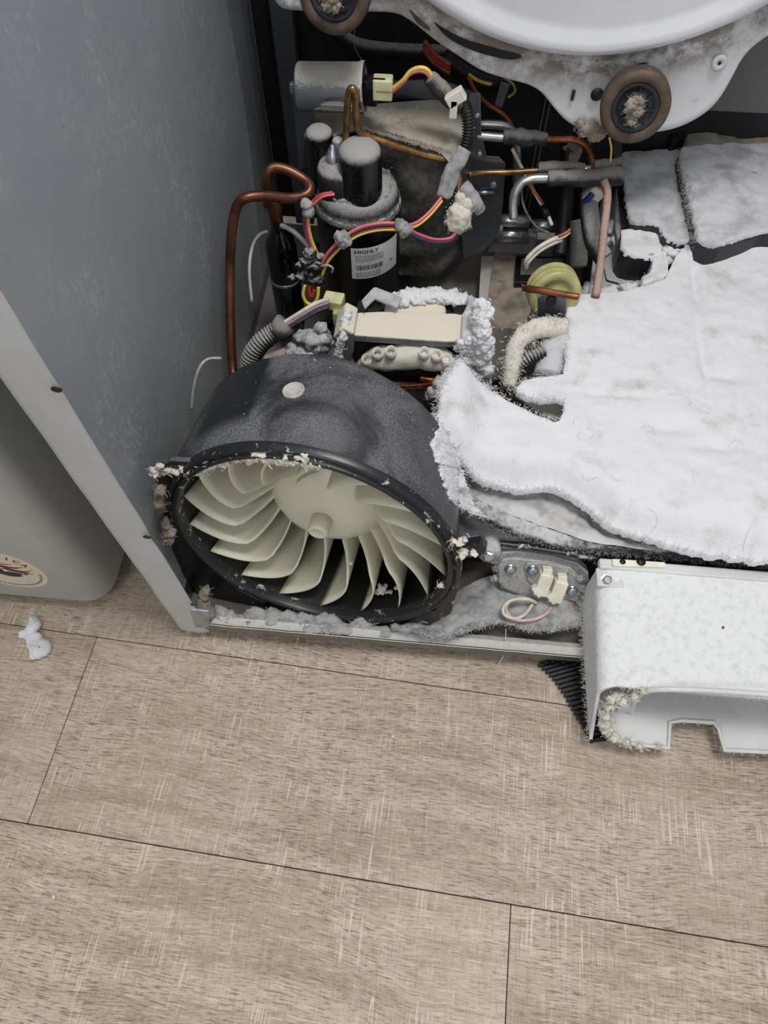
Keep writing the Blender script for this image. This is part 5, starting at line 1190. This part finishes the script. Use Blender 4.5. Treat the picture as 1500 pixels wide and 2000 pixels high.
rv = obj('rivet', MB().lathe([(.009, -.002), (.009, .0015), (.007, .003), (.004, .003), (.003, .0015)], onb(1405, 122, -.001), (0, -1, 0), 20), 'bulkhead_enamel', bk)
obj('rivet_hole', MB().lathe([(.002, .0018), (.002, .0022)], onb(1405, 122, -.001), (0, -1, 0), 10), 'black', rv)
m = MB()
for (x, y, s_) in ((1150, 250, 14), (1165, 262, 12), (1135, 240, 9), (1140, 256, 10)): m.blob(onb(x, y, -.006), (s_*.0009, s_*.0006, s_*.0007), 3, .6, 110, x)
m.fuzz(list(m.v), 300, .006, .0003); obj('lint_clump', m, 'lint_tan', kind='stuff', label='tan lint tuft hanging at the bulkhead bottom beside the roller', cat='lint')
def roller(px, py, R_, lab):
    c = P(px, py, y=YK-.035); t = thing('drum_roller', c+Vector((0, 0, -R_)), lab, 'roller', 'drum support rollers')
    ax_ = Vector((-.10, -1, .18)).normalized()
    obj('tyre', MB().lathe([(R_*.67, -.012), (R_*.95, -.012), (R_, -.009), (R_, .009), (R_*.96, .0125), (R_*.71, .0135), (R_*.69, .011), (R_*.67, .011)], c, ax_, 56, close=False), 'rubber_brown', t, label='brown rubber tyre')
    hb_ = obj('hub', MB().lathe([(R_*.68, -.012), (R_*.68, .0115), (R_*.62, .0125), (R_*.52, .008), (R_*.3, .008), (R_*.27, .015), (R_*.12, .016), (.0005, .016)], c, ax_, 48), plain('hub_'+str(px), (34, 38, 44), .5), t)
    Rr = rot_to(ax_, (1, 0, 0))
    for k in range(8):
        a = 2*math.pi*k/8; obj('spoke', MB().box(c+ax_*.010+Rr@Vector((math.cos(a)*R_*.41, math.sin(a)*R_*.41, 0)), (R_*.12, .0012, .003), Rr@Matrix.Rotation(a, 3, 'Z')), 'rubber_black', hb_, smooth=False)
    obj('shaft', MB().lathe([(.007, -.05), (.007, .018)], c, ax_, 16), 'steel', t)
    m = MB()
    for k in range(16):
        a = random.uniform(0, 6.28); r = random.uniform(0, R_*.26); m.blob(c+ax_*(.018+random.uniform(0, .008))+Rr@Vector((math.cos(a)*r*.8, math.sin(a)*r*1.3, 0)), R_*.14*random.uniform(.6, 1.2), 2, .8, 160, k)
    m.fuzz(list(m.v), 500, .007, .0003); tag(obj('lint_tuft', m, 'lint_tan', t), None, None, None, 'stuff')
roller(1240, 205, .0415, 'brown rubber drum roller with lint tuft on its hub at the bulkhead bottom')
roller(655, -18, .0405, 'drum roller cut by the photo top edge above the capacitor')
tube_thing('ground_wire', path([(1190, 268, .60), (1194, 290, .60), (1192, 315, .62)]), .0014, 'yellow_wire', 'thin yellow-green wire hanging under the roller', 'wire')
obj('belt_strip', MB().prism([P(x, y, y=.70) for x, y in ((1196, 262), (1216, 262), (1214, 318), (1200, 318))], (0, .002, 0)), 'hose_dusty', smooth=False, label='dark vertical strip hanging below the roller', cat='strip')
# strands hanging
tube_thing('lint_strand', path([(693, 45, .7), (692, 70, .7), (694, 95, .7), (712, 125, .64)]), .0004, 'lint_gray', 'single fine lint strand hanging above the capacitor', 'lint strand')
tube_thing('lint_strand', [P(988, 1228, z=.07), P(987, 1255, z=.05), P(984, 1278, z=.03), P(975, 1295, z=.015), P(963, 1308, z=.003)], .0005, 'lint_cream', 'single pale thread dangling over the pan front lip', 'lint strand')
